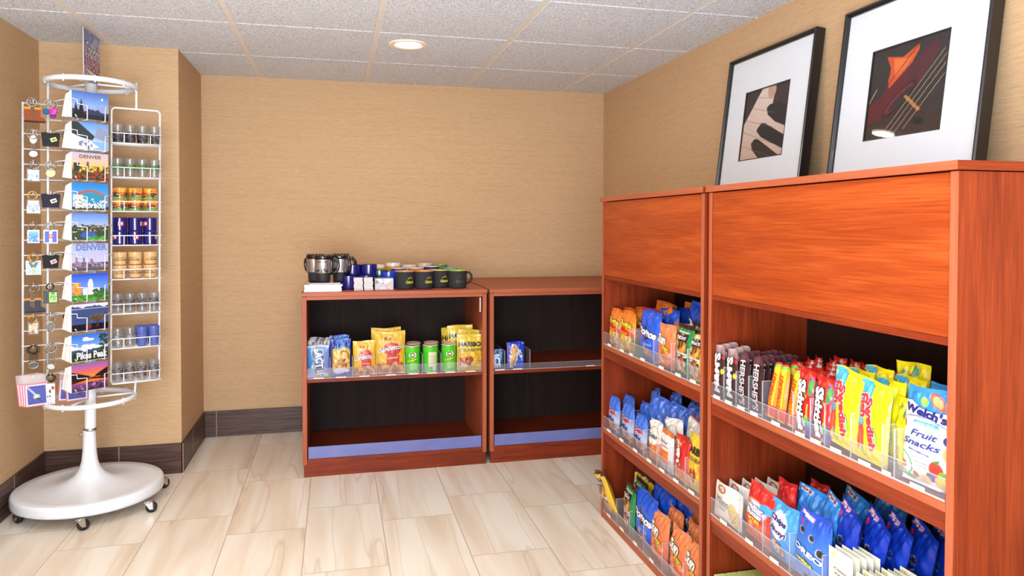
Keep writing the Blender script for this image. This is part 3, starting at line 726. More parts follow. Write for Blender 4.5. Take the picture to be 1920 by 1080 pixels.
# postcard pockets
CE = (.714, .700); CN = (.700, -.714)     # along the card, out of its face
CARDW, CARDH = .150, .112
def Q3(a, n, z): return (RX+LEAN*z+a*CE[0]+n*CN[0], RY+a*CE[1]+n*CN[1], z)
A0, A1, NFc = -.131, .019, .105
SKY = [('sk', 0)]
cards = [
 ('a mountain range and moon at dusk', (96, 128, 190), [('g', .0, (60, 70, 110), .4, (90, 110, 160)), ('g', .4, (150, 190, 240), 1, (74, 112, 196)), ('e', .82, .78, .03, .045, (250, 250, 250)), ('m', .42, .10, 3, (160, 170, 215)), ('m', .26, .12, 9, (52, 62, 92)), ('r', 0, 1, 0, .18, (34, 40, 52)), ('p', [(.14, 0), (.25, .75), (.36, 0)], (24, 32, 44)), ('p', [(.02, 0), (.1, .6), (.2, 0)], (26, 36, 48))], []),
 ('a snowy river valley', (140, 185, 235), [('g', .3, (176, 206, 240), 1, (98, 158, 226)), ('p', [(0, 1), (.0, .5), (.55, .35), (.62, .5), (.34, .8), (.15, 1)], (46, 58, 60)), ('p', [(1, .72), (.72, .9), (.60, .45), (1, .3)], (150, 160, 190)), ('p', [(0, .55), (.5, .3), (.75, .1), (.4, .0), (0, .0)], (232, 236, 242)), ('n', .1, .6, .02, .3, [(120, 130, 150), (250, 250, 250)], 30, .05, 3)], []),
 ('a city skyline at golden sunset', (220, 190, 160), [('g', .5, (250, 200, 120), 1, (200, 190, 220)), ('g', .0, (60, 40, 30), .5, (120, 90, 40)), ('n', .0, 1, .3, .5, [(250, 210, 90), (60, 60, 40), (220, 160, 60)], 90, .04, 5), ('r', .05, .2, .3, .6, (60, 60, 56)), ('r', .4, .46, .4, .66, (110, 90, 80)), ('n', 0, 1, .02, .25, [(190, 50, 40), (70, 60, 40), (90, 110, 50)], 60, .04, 7)], [('DENVER', .5, .85, .6, .10, (120, 90, 60))]),
 ('a round blue stadium building', (60, 160, 220), [('g', .55, (60, 170, 235), 1, (40, 130, 215)), ('e', .5, .35, .46, .4, (180, 96, 70)), ('e', .5, .3, .42, .36, (40, 150, 190)), ('r', .04, .30, .1, .55, (226, 222, 214)), ('n', .05, .95, .1, .4, [(230, 230, 225), (30, 120, 130), (240, 240, 240)], 90, .03, 4), ('r', 0, 1, 0, .12, (60, 66, 50))], [('Colorado', .5, .18, .8, .18, (245, 245, 240), {'shear': .3})]),
 ('a green city park and lake', (130, 170, 225), [('g', .5, (170, 200, 240), 1, (92, 142, 226)), ('r', 0, 1, .0, .55, (60, 84, 62)), ('n', 0, 1, .3, .58, [(40, 60, 46), (196, 200, 196), (150, 110, 100), (60, 90, 70)], 140, .03, 4), ('e', .45, .18, .22, .12, (60, 100, 190)), ('n', .4, .9, 0, .12, [(90, 180, 70), (60, 150, 60)], 30, .05, 2), ('n', .3, .8, .55, .68, [(180, 160, 180)], 14, .02, 6)], []),
 ('a pale city skyline in haze', (180, 190, 240), [('g', .3, (205, 200, 235), 1, (166, 190, 250)), ('g', .0, (80, 66, 70), .3, (150, 140, 180)), ('r', .10, .15, .2, .5, (160, 130, 150)), ('r', .3, .35, .2, .52, (120, 120, 160)), ('r', .5, .56, .2, .42, (150, 120, 140)), ('r', .6, .63, .2, .55, (200, 190, 210)), ('n', 0, 1, .12, .3, [(70, 60, 66), (180, 160, 160), (120, 110, 130)], 90, .03, 4)], [('DENVER', .54, .86, .85, .18, (120, 136, 190), {'bold': .04})]),
 ('a domed capitol under deep blue sky', (50, 110, 230), [('g', .3, (120, 170, 245), 1, (24, 84, 214)), ('n', .0, .25, .2, .65, [(240, 170, 50), (220, 140, 40)], 40, .06, 3), ('r', .3, .75, .2, .46, (225, 228, 240)), ('r', .44, .58, .4, .66, (232, 232, 240)), ('e', .51, .68, .06, .12, (240, 236, 220)), ('r', 0, 1, 0, .2, (60, 140, 50)), ('n', .55, 1, .12, .4, [(40, 90, 44), (70, 120, 50)], 40, .05, 8), ('n', 0, 1, .0, .15, [(80, 180, 60), (40, 90, 40)], 40, .05, 9)], []),
 ('a misty lake with a bare tree', (220, 224, 240), [('g', .3, (214, 216, 236), .8, (236, 238, 248)), ('m', .86, .06, 4, (66, 84, 130)), ('g', .8, (200, 210, 230), .83, (210, 216, 236)), ('r', .0, 1, .0, .24, (22, 22, 26)), ('e', .68, .45, .2, .12, (90, 70, 50), 10), ('p', [(.66, .1), (.70, .5), (.74, .1)], (70, 50, 40)), ('n', .5, .95, .35, .7, [(90, 76, 56), (120, 100, 70)], 30, .03, 6), ('e', .45, .15, .09, .1, (120, 50, 40)), ('e', .1, .0, .2, .1, (40, 20, 20))], []),
 ('a mountain peak above clouds', (60, 130, 220), [('g', .4, (130, 180, 240), 1, (40, 110, 212)), ('e', .45, .78, .16, .05, (250, 250, 250)), ('e', .38, .84, .08, .04, (245, 248, 255)), ('m', .52, .10, 5, (232, 238, 250)), ('m', .36, .08, 6, (60, 84, 110)), ('r', 0, 1, 0, .3, (44, 58, 40)), ('n', .75, 1, .3, .95, [(40, 60, 40), (60, 80, 60)], 40, .05, 8)], [('Pikes Peak', .55, .20, .84, .20, (250, 250, 250), {'bold': .03})]),
 ('a purple and orange sunset lake', (150, 90, 180), [('g', .7, (235, 110, 90), 1, (140, 100, 190)), ('g', .48, (250, 160, 60), .7, (236, 110, 90)), ('g', .3, (230, 110, 60), .48, (250, 150, 60)), ('g', 0, (70, 40, 90), .3, (140, 80, 130)), ('p', [(0, .75), (.3, .62), (.55, .5), (.3, .42), (0, .4)], (36, 20, 24)), ('p', [(1, .8), (.8, .66), (.6, .5), (1, .44)], (40, 22, 26)), ('p', [(.0, .4), (.6, .48), (1, .44), (1, .34), (.5, .42), (0, .3)], (60, 26, 34)), ('n', .2, .95, .03, .28, [(60, 34, 70), (180, 130, 170)], 20, .05, 5)], [])]
for k, (desc, base, L, T) in enumerate(cards):
    z = 1.668-.1263*k
    # pocket wires
    mb = MB().mat(WW); zr = z+.042
    e = .006
    mb.tube([Q3(A0-.012, -.012, zr+.012), Q3(A0-.012, -.012, zr+.03), Q3(A0-.006, .01, zr+.034), Q3(A0-.006, NFc+e, zr+.034), Q3(A0+.018, NFc+e, zr+.032), Q3(A0+.018, NFc+e, zr+.016), Q3(A0+.058, NFc+e, zr+.012), Q3(A0+.058, NFc+e, z-.004), Q3(A0+.058, .02, z-.006)], .0023, 6)
    mb.tube([Q3(A1+.012, .0, zr+.02), Q3(A1+.010, NFc+e, zr+.02), Q3(A1-.018, NFc+e, zr+.018), Q3(A1-.018, NFc+e, z-.004), Q3(A1-.018, .02, z-.006)], .0023, 6)
    mb.tube([Q3(A0+.01, .01, z-.006), Q3(A0+.03, NFc-.01, z-.005), Q3(A0+.01, NFc+e, z+.012)], .002, 6)
    build('postcard_pocket', mb, rk)
    # the front card
    cm = panel_mesh('postcard', CARDW, CARDH, base, L, T, 76, 56, .0012, 'printed_gloss')
    c = Q3((A0+A1)/2, NFc, z)
    ang = math.atan2(CE[1], CE[0])
    o = link('postcard', cm.mesh('postcard'), None, c, (0, 0, ang)); tag(o, 'postcard of %s, %s on the rack' % (desc, ['topmost', 'second', 'third', 'fourth', 'fifth', 'sixth', 'seventh', 'eighth', 'ninth', 'bottom'][k]), 'postcard', 'postcards on the souvenir rack')
    # the stack behind it, fanning apart towards the bottom
    mb = MB().mat('white_paper'); rg = random.Random(k); n_ = NFc-.003; zb, zt = z-.001+rg.uniform(-.002, .002), z+CARDH*(1.0 if k else .99)
    NC = 22
    for i in range(NC):
        d0 = .0035*i; d1 = .0021*i; th = .0011; a_ = A0-rg.uniform(.0, .003)
        pts = [(n_-d0, zb+.0004*i), (n_-d1, zt-.0006*i), (n_-d1-th, zt-.0006*i), (n_-d0-th, zb+.0004*i)]
        vs = [Q3(a_, p, q) for p, q in pts]+[Q3(A1-rg.uniform(0, .01), p, q) for p, q in pts]
        mb.add(vs, [(0, 1, 2, 3), (7, 6, 5, 4), (0, 4, 5, 1), (1, 5, 6, 2), (2, 6, 7, 3), (3, 7, 4, 0)])
    mb.add([Q3(A0-.0005, n_-.001, zb+.002), Q3(A0-.0005, n_-.001, zt-.003), Q3(A0-.0005, n_-.044, zt-.012), Q3(A0-.0005, n_-.074, zb+.010), Q3(A1-.02, n_-.001, zb+.002), Q3(A1-.02, n_-.001, zt-.003), Q3(A1-.02, n_-.044, zt-.012), Q3(A1-.02, n_-.074, zb+.010)],
           [(0, 1, 2, 3), (7, 6, 5, 4), (0, 4, 5, 1), (1, 5, 6, 2), (2, 6, 7, 3), (3, 7, 4, 0)])
    o = build('postcard_stack', mb); tag(o, 'white card edges behind the postcard of %s' % desc, 'postcards', kind='stuff')

# key rings
LEFTROW = ['top', 'second', 'third', 'fourth', 'fifth', 'sixth', 'seventh', 'eighth', 'ninth', 'bottom']
FACE = math.atan2(DY, DX)
def ringset(t, z, mt, n=3, R=.017, seed=0, parent_local=True):
    n += 1
    rg = random.Random(seed)
    for i in range(n):
        mb = MB().mat(mt).torus((rg.uniform(-.006, .006), -.006*i+rg.uniform(-.002, .002), z-R+.004), R*rg.uniform(.85, 1.1), .0014, (rg.uniform(-.5, .5), -1, rg.uniform(-.3, .3)), 20, 5)
        build('split_ring', mb, t, world=False)
def chain(t, z0, z1, mt, x=0, y=-.006):
    mb = MB().mat(mt); n = max(3, int((z0-z1)/.005)); rg = random.Random(int(z0*1e4))
    for i in range(n):
        z = z0-(i+.5)*(z0-z1)/n; mb.torus((x+rg.uniform(-.001, .001), y, z), .0034, .0009, (1, 0, 0) if i % 2 else (0, 1, 0), 8, 4)
    build('chain', mb, t, world=False)
def keychain(k, ci, s, z, kind, label, idx=0):
    loc = P3(s, .058-.012*idx, z+.004)
    t = thing('keychain', label, 'keychain', loc, (0, 0, FACE), 'key rings on the rack hooks')
    return t
def pend(t, name, mb): return build(name, mb, t, world=False)
def acrylic_pendant(t, w, h, base, L, T=(), zt=-.032, border=True):
    mb = panel_mesh('p', w, h, base, L, T, 40, 44, .004, 'printed_card'); mb.xf(Matrix.Translation((0, -.010, zt-h))); pend(t, 'pendant', mb)
    mb = MB().mat('acrylic').box(-w/2-.004, w/2+.004, -.0058, -.0045, zt-h-.004, zt+.006); pend(t, 'clear_case', mb)
def shirt_pendant(t, col, tagc, w=.068, h=.058, zt=-.002):
    mb = MB().mat('printed_matte').color(col)
    pl = [(-.5, .62), (-.5, .0), (.5, .0), (.5, .62), (.5, .95), (.28, 1.0), (.14, .94), (-.14, .94), (-.28, 1.0), (-.5, .95)]
    pl = [(-.42, 0), (.42, 0), (.46, .55), (.5, .95), (.26, 1.0), (.12, .93), (-.12, .93), (-.26, 1.0), (-.5, .95), (-.46, .55)]
    mb.prism([(x*w, zt-h+z*h) for x, z in pl], -.020, -.004, 1); pend(t, 'shirt', mb)
    mb = MB().mat('printed_card').color(tagc); 
    q = Matrix.Translation((.010, -.0212, zt-h*.52)) @ Matrix.Rotation(radians(-22), 4, 'Y')
    mb.box(-.011, .011, 0, .001, -.008, .008).xf(q); o = pend(t, 'badge', mb); o['label'] = 'small bright badge'
    mb = MB().mat('printed_card').color((30, 30, 34)).box(-.006, .007, -.0006, .0, -.003, .002).xf(q); pend(t, 'badge_print', mb)
def boots(t, c1, c2, zt=-.030):
    for sx in (-.018, .018):
        mb = MB().mat('printed_matte').color(c1)
        pr = [(-.013, 0), (.020, 0), (.024, .006), (.022, .012), (.006, .020), (.007, .052), (-.014, .056)]
        mb.prism([(x+sx, zt-.058+z) for x, z in pr], -.019, -.003, 1); mb.color((40, 26, 20)).prism([(x+sx, zt-.058+z) for x, z in [(-.013, -.003), (.022, -.003), (.024, .002), (-.013, .002)]], -.020, -.002, 1)
        mb.color(c2).box(sx-.015, sx+.008, -.020, -.002, zt-.010, zt-.001)
        o = pend(t, 'boot', mb)
def flower(t, zt=-.032):
    for (x, z, c, r) in ((.008, -.018, (226, 50, 170), .022), (-.016, -.022, (30, 110, 170), .016), (.008, -.036, (130, 50, 150), .014)):
        mb = MB().mat('printed_matte').color(c); rg = random.Random(int(r*1e4))
        for i in range(34):
            a = rg.uniform(0, 6.28); b = rg.uniform(0, pi); p = Vector((cos(a)*sin(b), -abs(sin(a)*sin(b)), cos(b)))
            mb.torus((x+p.x*r*.6, -.010+p.y*r*.5, zt+z+.010+p.z*r*.6), r*.34, .0018, p, 8, 4)
            if i % 3 == 0: mb.color((246, 120, 210) if c[0] > 200 else c)
            else: mb.color(c)
        pend(t, 'petals', mb)
def medal(t, mt, w, h, zt=-.034):
    mb = MB().mat(mt); n = 20
    mb.prism([(w/2*cos(2*pi*i/n), zt-h/2+h/2*sin(2*pi*i/n)) for i in range(n)], -.012, -.007, 1)
    pend(t, 'medallion', mb)
    pend(t, 'medallion_rim', MB().mat('chain_steel').tube([(w/2*cos(2*pi*i/n), -.012, zt-h/2+h/2*sin(2*pi*i/n)) for i in range(n)], .0022, 5, True))
def magnet_cards(t, idx):
    L = [('r', 0, 1, 0, 1, (232, 110, 130)), ('r', .06, .94, .05, .95, (240, 232, 236)), ('r', .10, .90, .09, .91, (70, 76, 170)), ('l', .15, .85, .5, .45, .05, (190, 200, 236)), ('l', .2, .1, .5, .4, .02, (40, 44, 120)), ('l', .8, .1, .5, .4, .02, (40, 44, 120)), ('e', .5, .42, .14, .11, (190, 214, 160)), ('e', .47, .44, .07, .06, (240, 246, 220)), ('e', .55, .32, .1, .05, (40, 44, 90))]
    mb = panel_mesh('c', .082, .094, (232, 110, 130), L, [('COLORADO', .5, .84, .6, .05, (40, 44, 110))], 34, 38, .002, 'printed_card'); mb.xf(Matrix.Translation((0, -.003, -.134))); pend(t, 'card', mb)
    mb = MB().mat('poly_bag').add([(-.0415, -.0035, -.040), (.0415, -.0035, -.040), (.040, -.0035, -.004), (-.040, -.0035, -.004)], [(0, 1, 2, 3)]); o = pend(t, 'bag_header', mb); o['label'] = 'clear plastic bag'
kc = lambda k, ci: next(h for h in HOOKS if h[0] == k and h[1] == ci)
def mk(k, ci, label): 
    h = kc(k, ci); return keychain(k, ci, h[2], h[3], None, label)
PH = lambda c1, c2, sd: [('g', .4, c1, 1, c2), ('n', 0, 1, .0, .5, [c1, (240, 244, 250), c2, (120, 130, 150)], 40, .09, sd)]
t = mk(0, 0, 'pair of orange and brown little boots on silver rings, top left hook'); ringset(t, 0, 'chain_steel', 4, .016, 1); boots(t, (150, 70, 34), (240, 150, 40))
t = mk(0, 1, 'pink and blue flower charm on silver rings, top row'); ringset(t, 0, 'chain_steel', 4, .018, 2); flower(t)
t = mk(1, 0, 'beaded silver key rings, left hook of the second row'); ringset(t, 0, 'chain_steel', 3, .018, 3); medal(t, 'chain_steel', .026, .034, -.018); chain(t, -.052, -.080, 'chain_steel', -.005); chain(t, -.052, -.080, 'chain_steel', .004); medal(t, 'silver_metal', .03, .024, -.082)
t = mk(1, 1, 'black shirt charm with a yellow-green badge, second row'); shirt_pendant(t, (24, 26, 30), (226, 224, 120))
t = mk(2, 0, 'pale blue photo charm in clear plastic, third row'); ringset(t, 0, 'chain_steel', 3, .017, 5); acrylic_pendant(t, .040, .046, (190, 206, 236), PH((170, 190, 226), (214, 226, 246), 3))
t = mk(2, 1, 'round gold compass charm on silver rings, third row'); ringset(t, 0, 'chain_steel', 3, .018, 6); medal(t, 'brass_steel', .034, .034, -.026)
t = mk(3, 0, 'pale photo charm in clear plastic on brass rings, fourth row'); ringset(t, 0, 'brass_steel', 3, .016, 7); acrylic_pendant(t, .038, .048, (176, 194, 222), PH((160, 178, 210), (206, 218, 238), 7))
t = mk(3, 1, 'navy shirt charm with a gold and white badge, fourth row'); shirt_pendant(t, (28, 26, 52), (240, 220, 190), .070, .058)
t = mk(4, 0, 'blue picture charm in a wide clear frame, fifth row'); ringset(t, 0, 'chain_steel', 4, .016, 8); acrylic_pendant(t, .034, .044, (60, 150, 210), PH((40, 120, 190), (110, 190, 230), 9))
t = mk(4, 1, 'blue and white flag charm with a red letter C, fifth row'); ringset(t, 0, 'chain_steel', 3, .016, 9); acrylic_pendant(t, .042, .046, (52, 70, 190), [('r', .36, .64, 0, 1, (245, 245, 245)), ('ring', .5, .55, .16, .15, .4, (212, 40, 44)), ('e', .5, .55, .1, .09, (246, 190, 60))])
t = mk(5, 0, 'clear square charm with a small green and yellow figure, sixth row'); ringset(t, 0, 'brass_steel', 4, .017, 10); acrylic_pendant(t, .044, .048, (170, 206, 204), [('p', [(.1, 1), (.35, .5), (.5, .6), (.65, .5), (.9, 1), (.7, 1), (.5, .75), (.3, 1)], (70, 74, 70)), ('e', .48, .28, .18, .25, (190, 186, 96)), ('n', 0, 1, 0, .4, [(120, 190, 200), (200, 220, 220)], 12, .08, 3)])
t = mk(5, 1, 'black shirt charm with a pink print, sixth row'); shirt_pendant(t, (14, 14, 16), (232, 180, 180), .062, .056)
t = mk(6, 0, 'three dark little boots under silver chains, seventh row'); ringset(t, 0, 'chain_steel', 4, .016, 12); chain(t, -.028, -.055, 'chain_steel', -.010); chain(t, -.028, -.055, 'chain_steel', .010); chain(t, -.028, -.055, 'chain_steel', 0); boots(t, (52, 60, 78), (200, 140, 70), -.052)
t = mk(6, 1, 'black tag charm with a green print, seventh row'); ringset(t, 0, 'dark_steel', 2, .014, 13); mb = MB().mat('matte_black').box(-.026, .026, -.016, -.004, -.078, -.026); pend(t, 'tag', mb); mb = panel_mesh('x', .028, .042, (150, 214, 70), [('n', 0, 1, 0, 1, [(60, 110, 40), (200, 240, 120)], 20, .12, 3)], (), 20, 24); mb.xf(Matrix.Translation((.008, -.0175, -.074))); o = pend(t, 'print', mb); o['label'] = 'bright green print'
t = mk(7, 0, 'beige rectangular charm on gold rings, eighth row'); ringset(t, 0, 'brass_steel', 4, .016, 14); acrylic_pendant(t, .032, .044, (206, 184, 150), [('n', 0, 1, 0, 1, [(130, 110, 90), (236, 226, 200)], 26, .1, 4)], (), -.030)
t = mk(7, 1, 'dark oval charm on silver rings, eighth row'); ringset(t, 0, 'chain_steel', 2, .015, 15); medal(t, 'dark_steel', .026, .044, -.028)
t = mk(8, 0, 'bunch of dark metal chains and charms, left hook of the ninth row'); ringset(t, 0, 'dark_steel', 4, .017, 16); [chain(t, -.02, -.07, 'dark_steel', x, y) for x, y in ((-.012, -.004), (-.004, -.01), (.005, -.006), (.013, -.012))]; medal(t, 'dark_steel', .034, .026, -.064)
t = mk(8, 1, 'bunch of silver chains and charms in the ninth row'); ringset(t, 0, 'chain_steel', 5, .017, 17); [chain(t, -.02, -.085, 'chain_steel', x, y) for x, y in ((-.014, -.004), (-.005, -.01), (.005, -.006), (.014, -.012))]; medal(t, 'chain_steel', .03, .02, -.080)
t = mk(9, 1, 'silver key ring with a white strip and a red heart, bottom row'); ringset(t, 0, 'dark_steel', 3, .015, 18); mb = panel_mesh('x', .030, .086, (240, 238, 236), [('e', .75, .78, .2, .09, (206, 30, 40)), ('n', 0, .6, 0, .7, [(40, 40, 44)], 10, .07, 3)], (), 20, 40); mb.xf(Matrix.Translation((0, -.010, -.120))); pend(t, 'strip', mb)
h = kc(9, 0)
for i, (dx, rz) in enumerate(((-.022, -5), (-.012, -4), (-.002, -3), (.008, -2))):
    n_ = .014+.014*i
    t = thing('carded_magnet', 'pink-bordered blue souvenir card, %s of four on the bottom left hook' % ['rearmost', 'third', 'second', 'frontmost'][i], 'souvenir card', P3(h[2]+dx, n_, h[3]+.014), (0, radians(rz), FACE), 'bagged souvenir cards on the rack'); magnet_cards(t, i)
for i, (s, rz) in enumerate(((-.072, 4), (-.056, -2))):
    t = thing('carded_magnet', 'souvenir card half hidden by the bottom postcard stack, %s of two' % ['left', 'right'][i], 'souvenir card', P3(s, .012+.014*i, h[3]+.012), (0, radians(rz), FACE), 'bagged souvenir cards on the rack'); magnet_cards(t, i)
for k in range(9):
    t = mk(k, 2, 'small metal charm half hidden behind the %s postcard stack' % LEFTROW[k])
    ringset(t, 0, 'dark_steel' if k % 2 else 'chain_steel', 3, .013, 30+k); chain(t, -.02, -.045, 'dark_steel'); medal(t, ['chain_steel', 'dark_steel', 'brass_steel'][k % 3], .022, .022, -.04)

# glasses and mugs on the right-hand wire shelves
def cup(name, label, cat, group, mt, r0, r1, h, cols=None, texts=(), blobs=None, wall=.0022):
    """tumbler; cols gives printed wall colours"""
    t = thing(name, label, cat, (0, 0, -5), group=group)
    mb = MB().mat(mt)
    colf = None
    if cols:
        def colf(a, z): return cols(a, z/h)
        mb.mat(mt)
    mb.lathe([(0, 0), (r0*.92, 0), (r0, .002)]+[(r0+(r1-r0)*i/14, .002+(h-.002)*i/14) for i in range(1, 15)]+[(r1-wall, h), (r0-wall, .008), (0, .007)], 32, colf=colf)
    build('body', mb, t, world=False)
    if blobs:
        mb = MB().mat('printed_card'); rg = random.Random(blobs[1])
        for i in range(blobs[2]):
            a = -pi/2+rg.uniform(-1.5, 1.5); z = h*rg.uniform(*blobs[3]); sw = rg.uniform(.003, .008); sh = rg.uniform(.001, .004)
            mb.color(blobs[0][rg.randrange(len(blobs[0]))]); vs = []
            for j in range(8):
                b = 2*pi*j/8; zz = min(max(z+sh*sin(b), .003), h-.001); r = r0+(r1-r0)*zz/h+.0004; aa = a+sw*cos(b)/r0; vs.append((r*cos(aa), r*sin(aa), zz))
            mb.add(vs, [tuple(range(8))])
        build('printed_design', mb, t, world=False)
    if texts:
        mb = MB(); cyl_art(mb, r0, r1, h, texts, 'printed_card'); build('lettering', mb, t, world=False)
    return t
def remove_tree(t):
    for c in list(t.children):
        for g_ in list(c.children): bpy.data.objects.remove(g_)
        bpy.data.objects.remove(c)
    bpy.data.objects.remove(t)
ROWN = ['top', 'second', 'third', 'fourth', 'fifth', 'sixth', 'seventh', 'bottom']
def fill_shelf(k, proto_list, ss, ns, stack, h, desc, group, rots=None, cat='glass'):
    """desc(i, j, q) -> label"""
    first = {}
    for q in range(stack):
        for j, n_ in enumerate(ns):
            for i, s in enumerate(ss):
                p = proto_list[(i+j*2) % len(proto_list)]
                loc = P3(s+(.003 if j else 0), n_, SHZ[k]+.0028+q*h)
                rz = FACE+(rots[(i+j+q) % len(rots)] if rots else 0)
                lab = desc(i, j, q)
                if p.name not in first: p.location = loc; p.rotation_euler = (0, 0, rz); p['label'] = lab; first[p.name] = 1
                else: dup(p, loc, (0, 0, rz), lab, group)
POS3 = ['left', 'middle', 'right']; POS4 = ['leftmost', 'second', 'third', 'rightmost']
G1 = 'dark printed shot glasses'; p = cup('shot_glass', 'x', 'shot glass', G1, 'drink_glass', .019, .0235, .082, blobs=([(30, 28, 32), (60, 56, 70), (16, 16, 18)], 3, 90, (.02, .55)))
fill_shelf(0, [p], [.103, .151, .199, .247], [.024, -.026], 1, 0, lambda i, j, q: 'dense black-printed shot glass, %s, %s row, top wire shelf' % (POS4[i], ['front', 'rear'][j]), G1, [0, .4, -.3])
G2 = 'green printed shot glasses'; p = cup('shot_glass', 'x', 'shot glass', G2, 'drink_glass', .019, .0235, .082, blobs=([(60, 120, 50), (90, 140, 60), (40, 84, 40)], 5, 40, (.45, .68)), texts=[('Colorado', .5, .35, 1.2, .3, (120, 150, 110))])
fill_shelf(1, [p], [.103, .151, .199, .247], [.024, -.026], 1, 0, lambda i, j, q: 'green-printed shot glass, %s, %s row, second wire shelf' % (POS4[i], ['front', 'rear'][j]), G2, [0, .3, -.4])
def oc(a, z):
    k_ = sin(a*3+z*5)+.6*sin(a*7-z*9)
    if z > .62: return s2l((244, 140, 40)) if k_ > -.4 else s2l((250, 190, 60))
    if z > .4: return s2l((226, 96, 30)) if k_ > 0 else s2l((120, 50, 30))
    if z > .18: return s2l((200, 130, 60)) if k_ > .5 else s2l((44, 60, 50))
    return s2l((130, 180, 90))
G3 = 'orange sunset mugs'; p = cup('souvenir_mug', 'x', 'mug', G3, 'printed_gloss', .0285, .0285, .050, cols=oc, blobs=([(60, 30, 24), (250, 200, 90), (40, 60, 60)], 7, 26, (.1, .8)))
fill_shelf(2, [p], [.112, .172, .232], [.010], 2, .051, lambda i, j, q: 'small orange sunset mug, %s, %s layer, third wire shelf' % (POS3[i], ['bottom', 'top'][q]), G3, [0, .7, -.5])
def nv(a, z):
    if .42 < z < .72 and 4.35 < a < 4.95: return s2l((236, 236, 240)) if a < 4.58 or a > 4.86 else s2l((236, 236, 240))
    return s2l((24, 20, 104))
G4 = 'navy mugs on the rack'; p = cup('souvenir_mug', 'x', 'mug', G4, 'printed_gloss', .0290, .0295, .0595, cols=nv, texts=[('C', .55, .55, .3, .34, (222, 60, 40), {'bold': .08})])
fill_shelf(3, [p], [.112, .172, .232], [.010], 2, .0600, lambda i, j, q: 'navy mug with a white patch, %s, %s layer, fourth wire shelf' % (POS3[i], ['bottom', 'top'][q]), G4, [-.9, 0, 1.0])
G5 = 'tan mugs on the rack'
p = cup('souvenir_mug', 'x', 'mug', G5, 'printed_gloss', .0245, .0295, .058, cols=lambda a, z: s2l((222, 178, 120)) if z > .05 else s2l((180, 130, 80)), texts=[('Colorado', .5, .42, 1.1, .16, (90, 60, 40), {'shear': .3})])
mb = MB().mat('printed_card').color((50, 34, 26)); pr_ = []
for i in range(17): pr_.append((-.018+.036*i/16, .029+.006*abs(((i*1.0) % 6)/3-1)*(1 if i % 2 else .8)))
mb.add([(.0288*cos(-pi/2+x/.0275), .0288*sin(-pi/2+x/.0275), z+dz) for dz in (0, .0022) for x, z in pr_], [(i, i+1, i+18, i+17) for i in range(16)]); build('mountain_line', mb, p, world=False)
fill_shelf(4, [p], [.112, .172, .232], [.010], 2, .0583, lambda i, j, q: 'tan mug with a mountain outline, %s, %s layer, fifth wire shelf' % (POS3[i], ['bottom', 'top'][q]), G5, [.4, 0, -.5])
G6 = 'clear mountain shot glasses'; p = cup('shot_glass', 'x', 'shot glass', G6, 'drink_glass', .019, .0235, .084, blobs=([(70, 66, 66), (120, 116, 116)], 11, 14, (.55, .75)), texts=[('Colorado', .5, .35, 1.3, .3, (80, 76, 76), {'shear': .2})])
fill_shelf(5, [p], [.103, .151, .199, .247], [.024, -.026], 1, 0, lambda i, j, q: 'clear shot glass with grey outline, %s, %s row, sixth wire shelf' % (POS4[i], ['front', 'rear'][j]), G6, [0, .3, -.4])
G7 = 'clear and blue shot glasses'; p = cup('shot_glass', 'x', 'shot glass', G7, 'drink_glass', .019, .0235, .084, blobs=([(150, 150, 150), (210, 210, 214)], 13, 18, (.2, .7)))
p2 = cup('shot_glass', 'x', 'shot glass', G7, 'blue_glass', .019, .0235, .086, blobs=([(120, 130, 200)], 13, 6, (.2, .7)))
for j, n_ in enumerate((.024, -.026)):
    for i, s in enumerate([.103, .151, .199, .247]):
        src = p2 if i >= 2 else p
        lab = '%s shot glass, %s, %s row, seventh wire shelf' % ('blue' if i >= 2 else 'clear etched', POS4[i], ['front', 'rear'][j])
        if src.location.z < -4: src.location = P3(s, n_, SHZ[6]+.0028); src['label'] = lab
        else: dup(src, P3(s, n_, SHZ[6]+.0028), (0, 0, FACE+i), lab, G7)
G8 = 'clear shot glasses with dark centres'; p = cup('shot_glass', 'x', 'shot glass', G8, 'drink_glass', .019, .0235, .082, blobs=([(60, 52, 50), (130, 124, 120), (30, 26, 26)], 17, 26, (.2, .75)))
fill_shelf(7, [p], [.103, .151, .199, .247], [.024, -.026], 1, 0, lambda i, j, q: 'shot glass with a dark centre print, %s, %s row, bottom wire shelf' % (POS4[i], ['front', 'rear'][j]), G8, [0, .3, -.4])

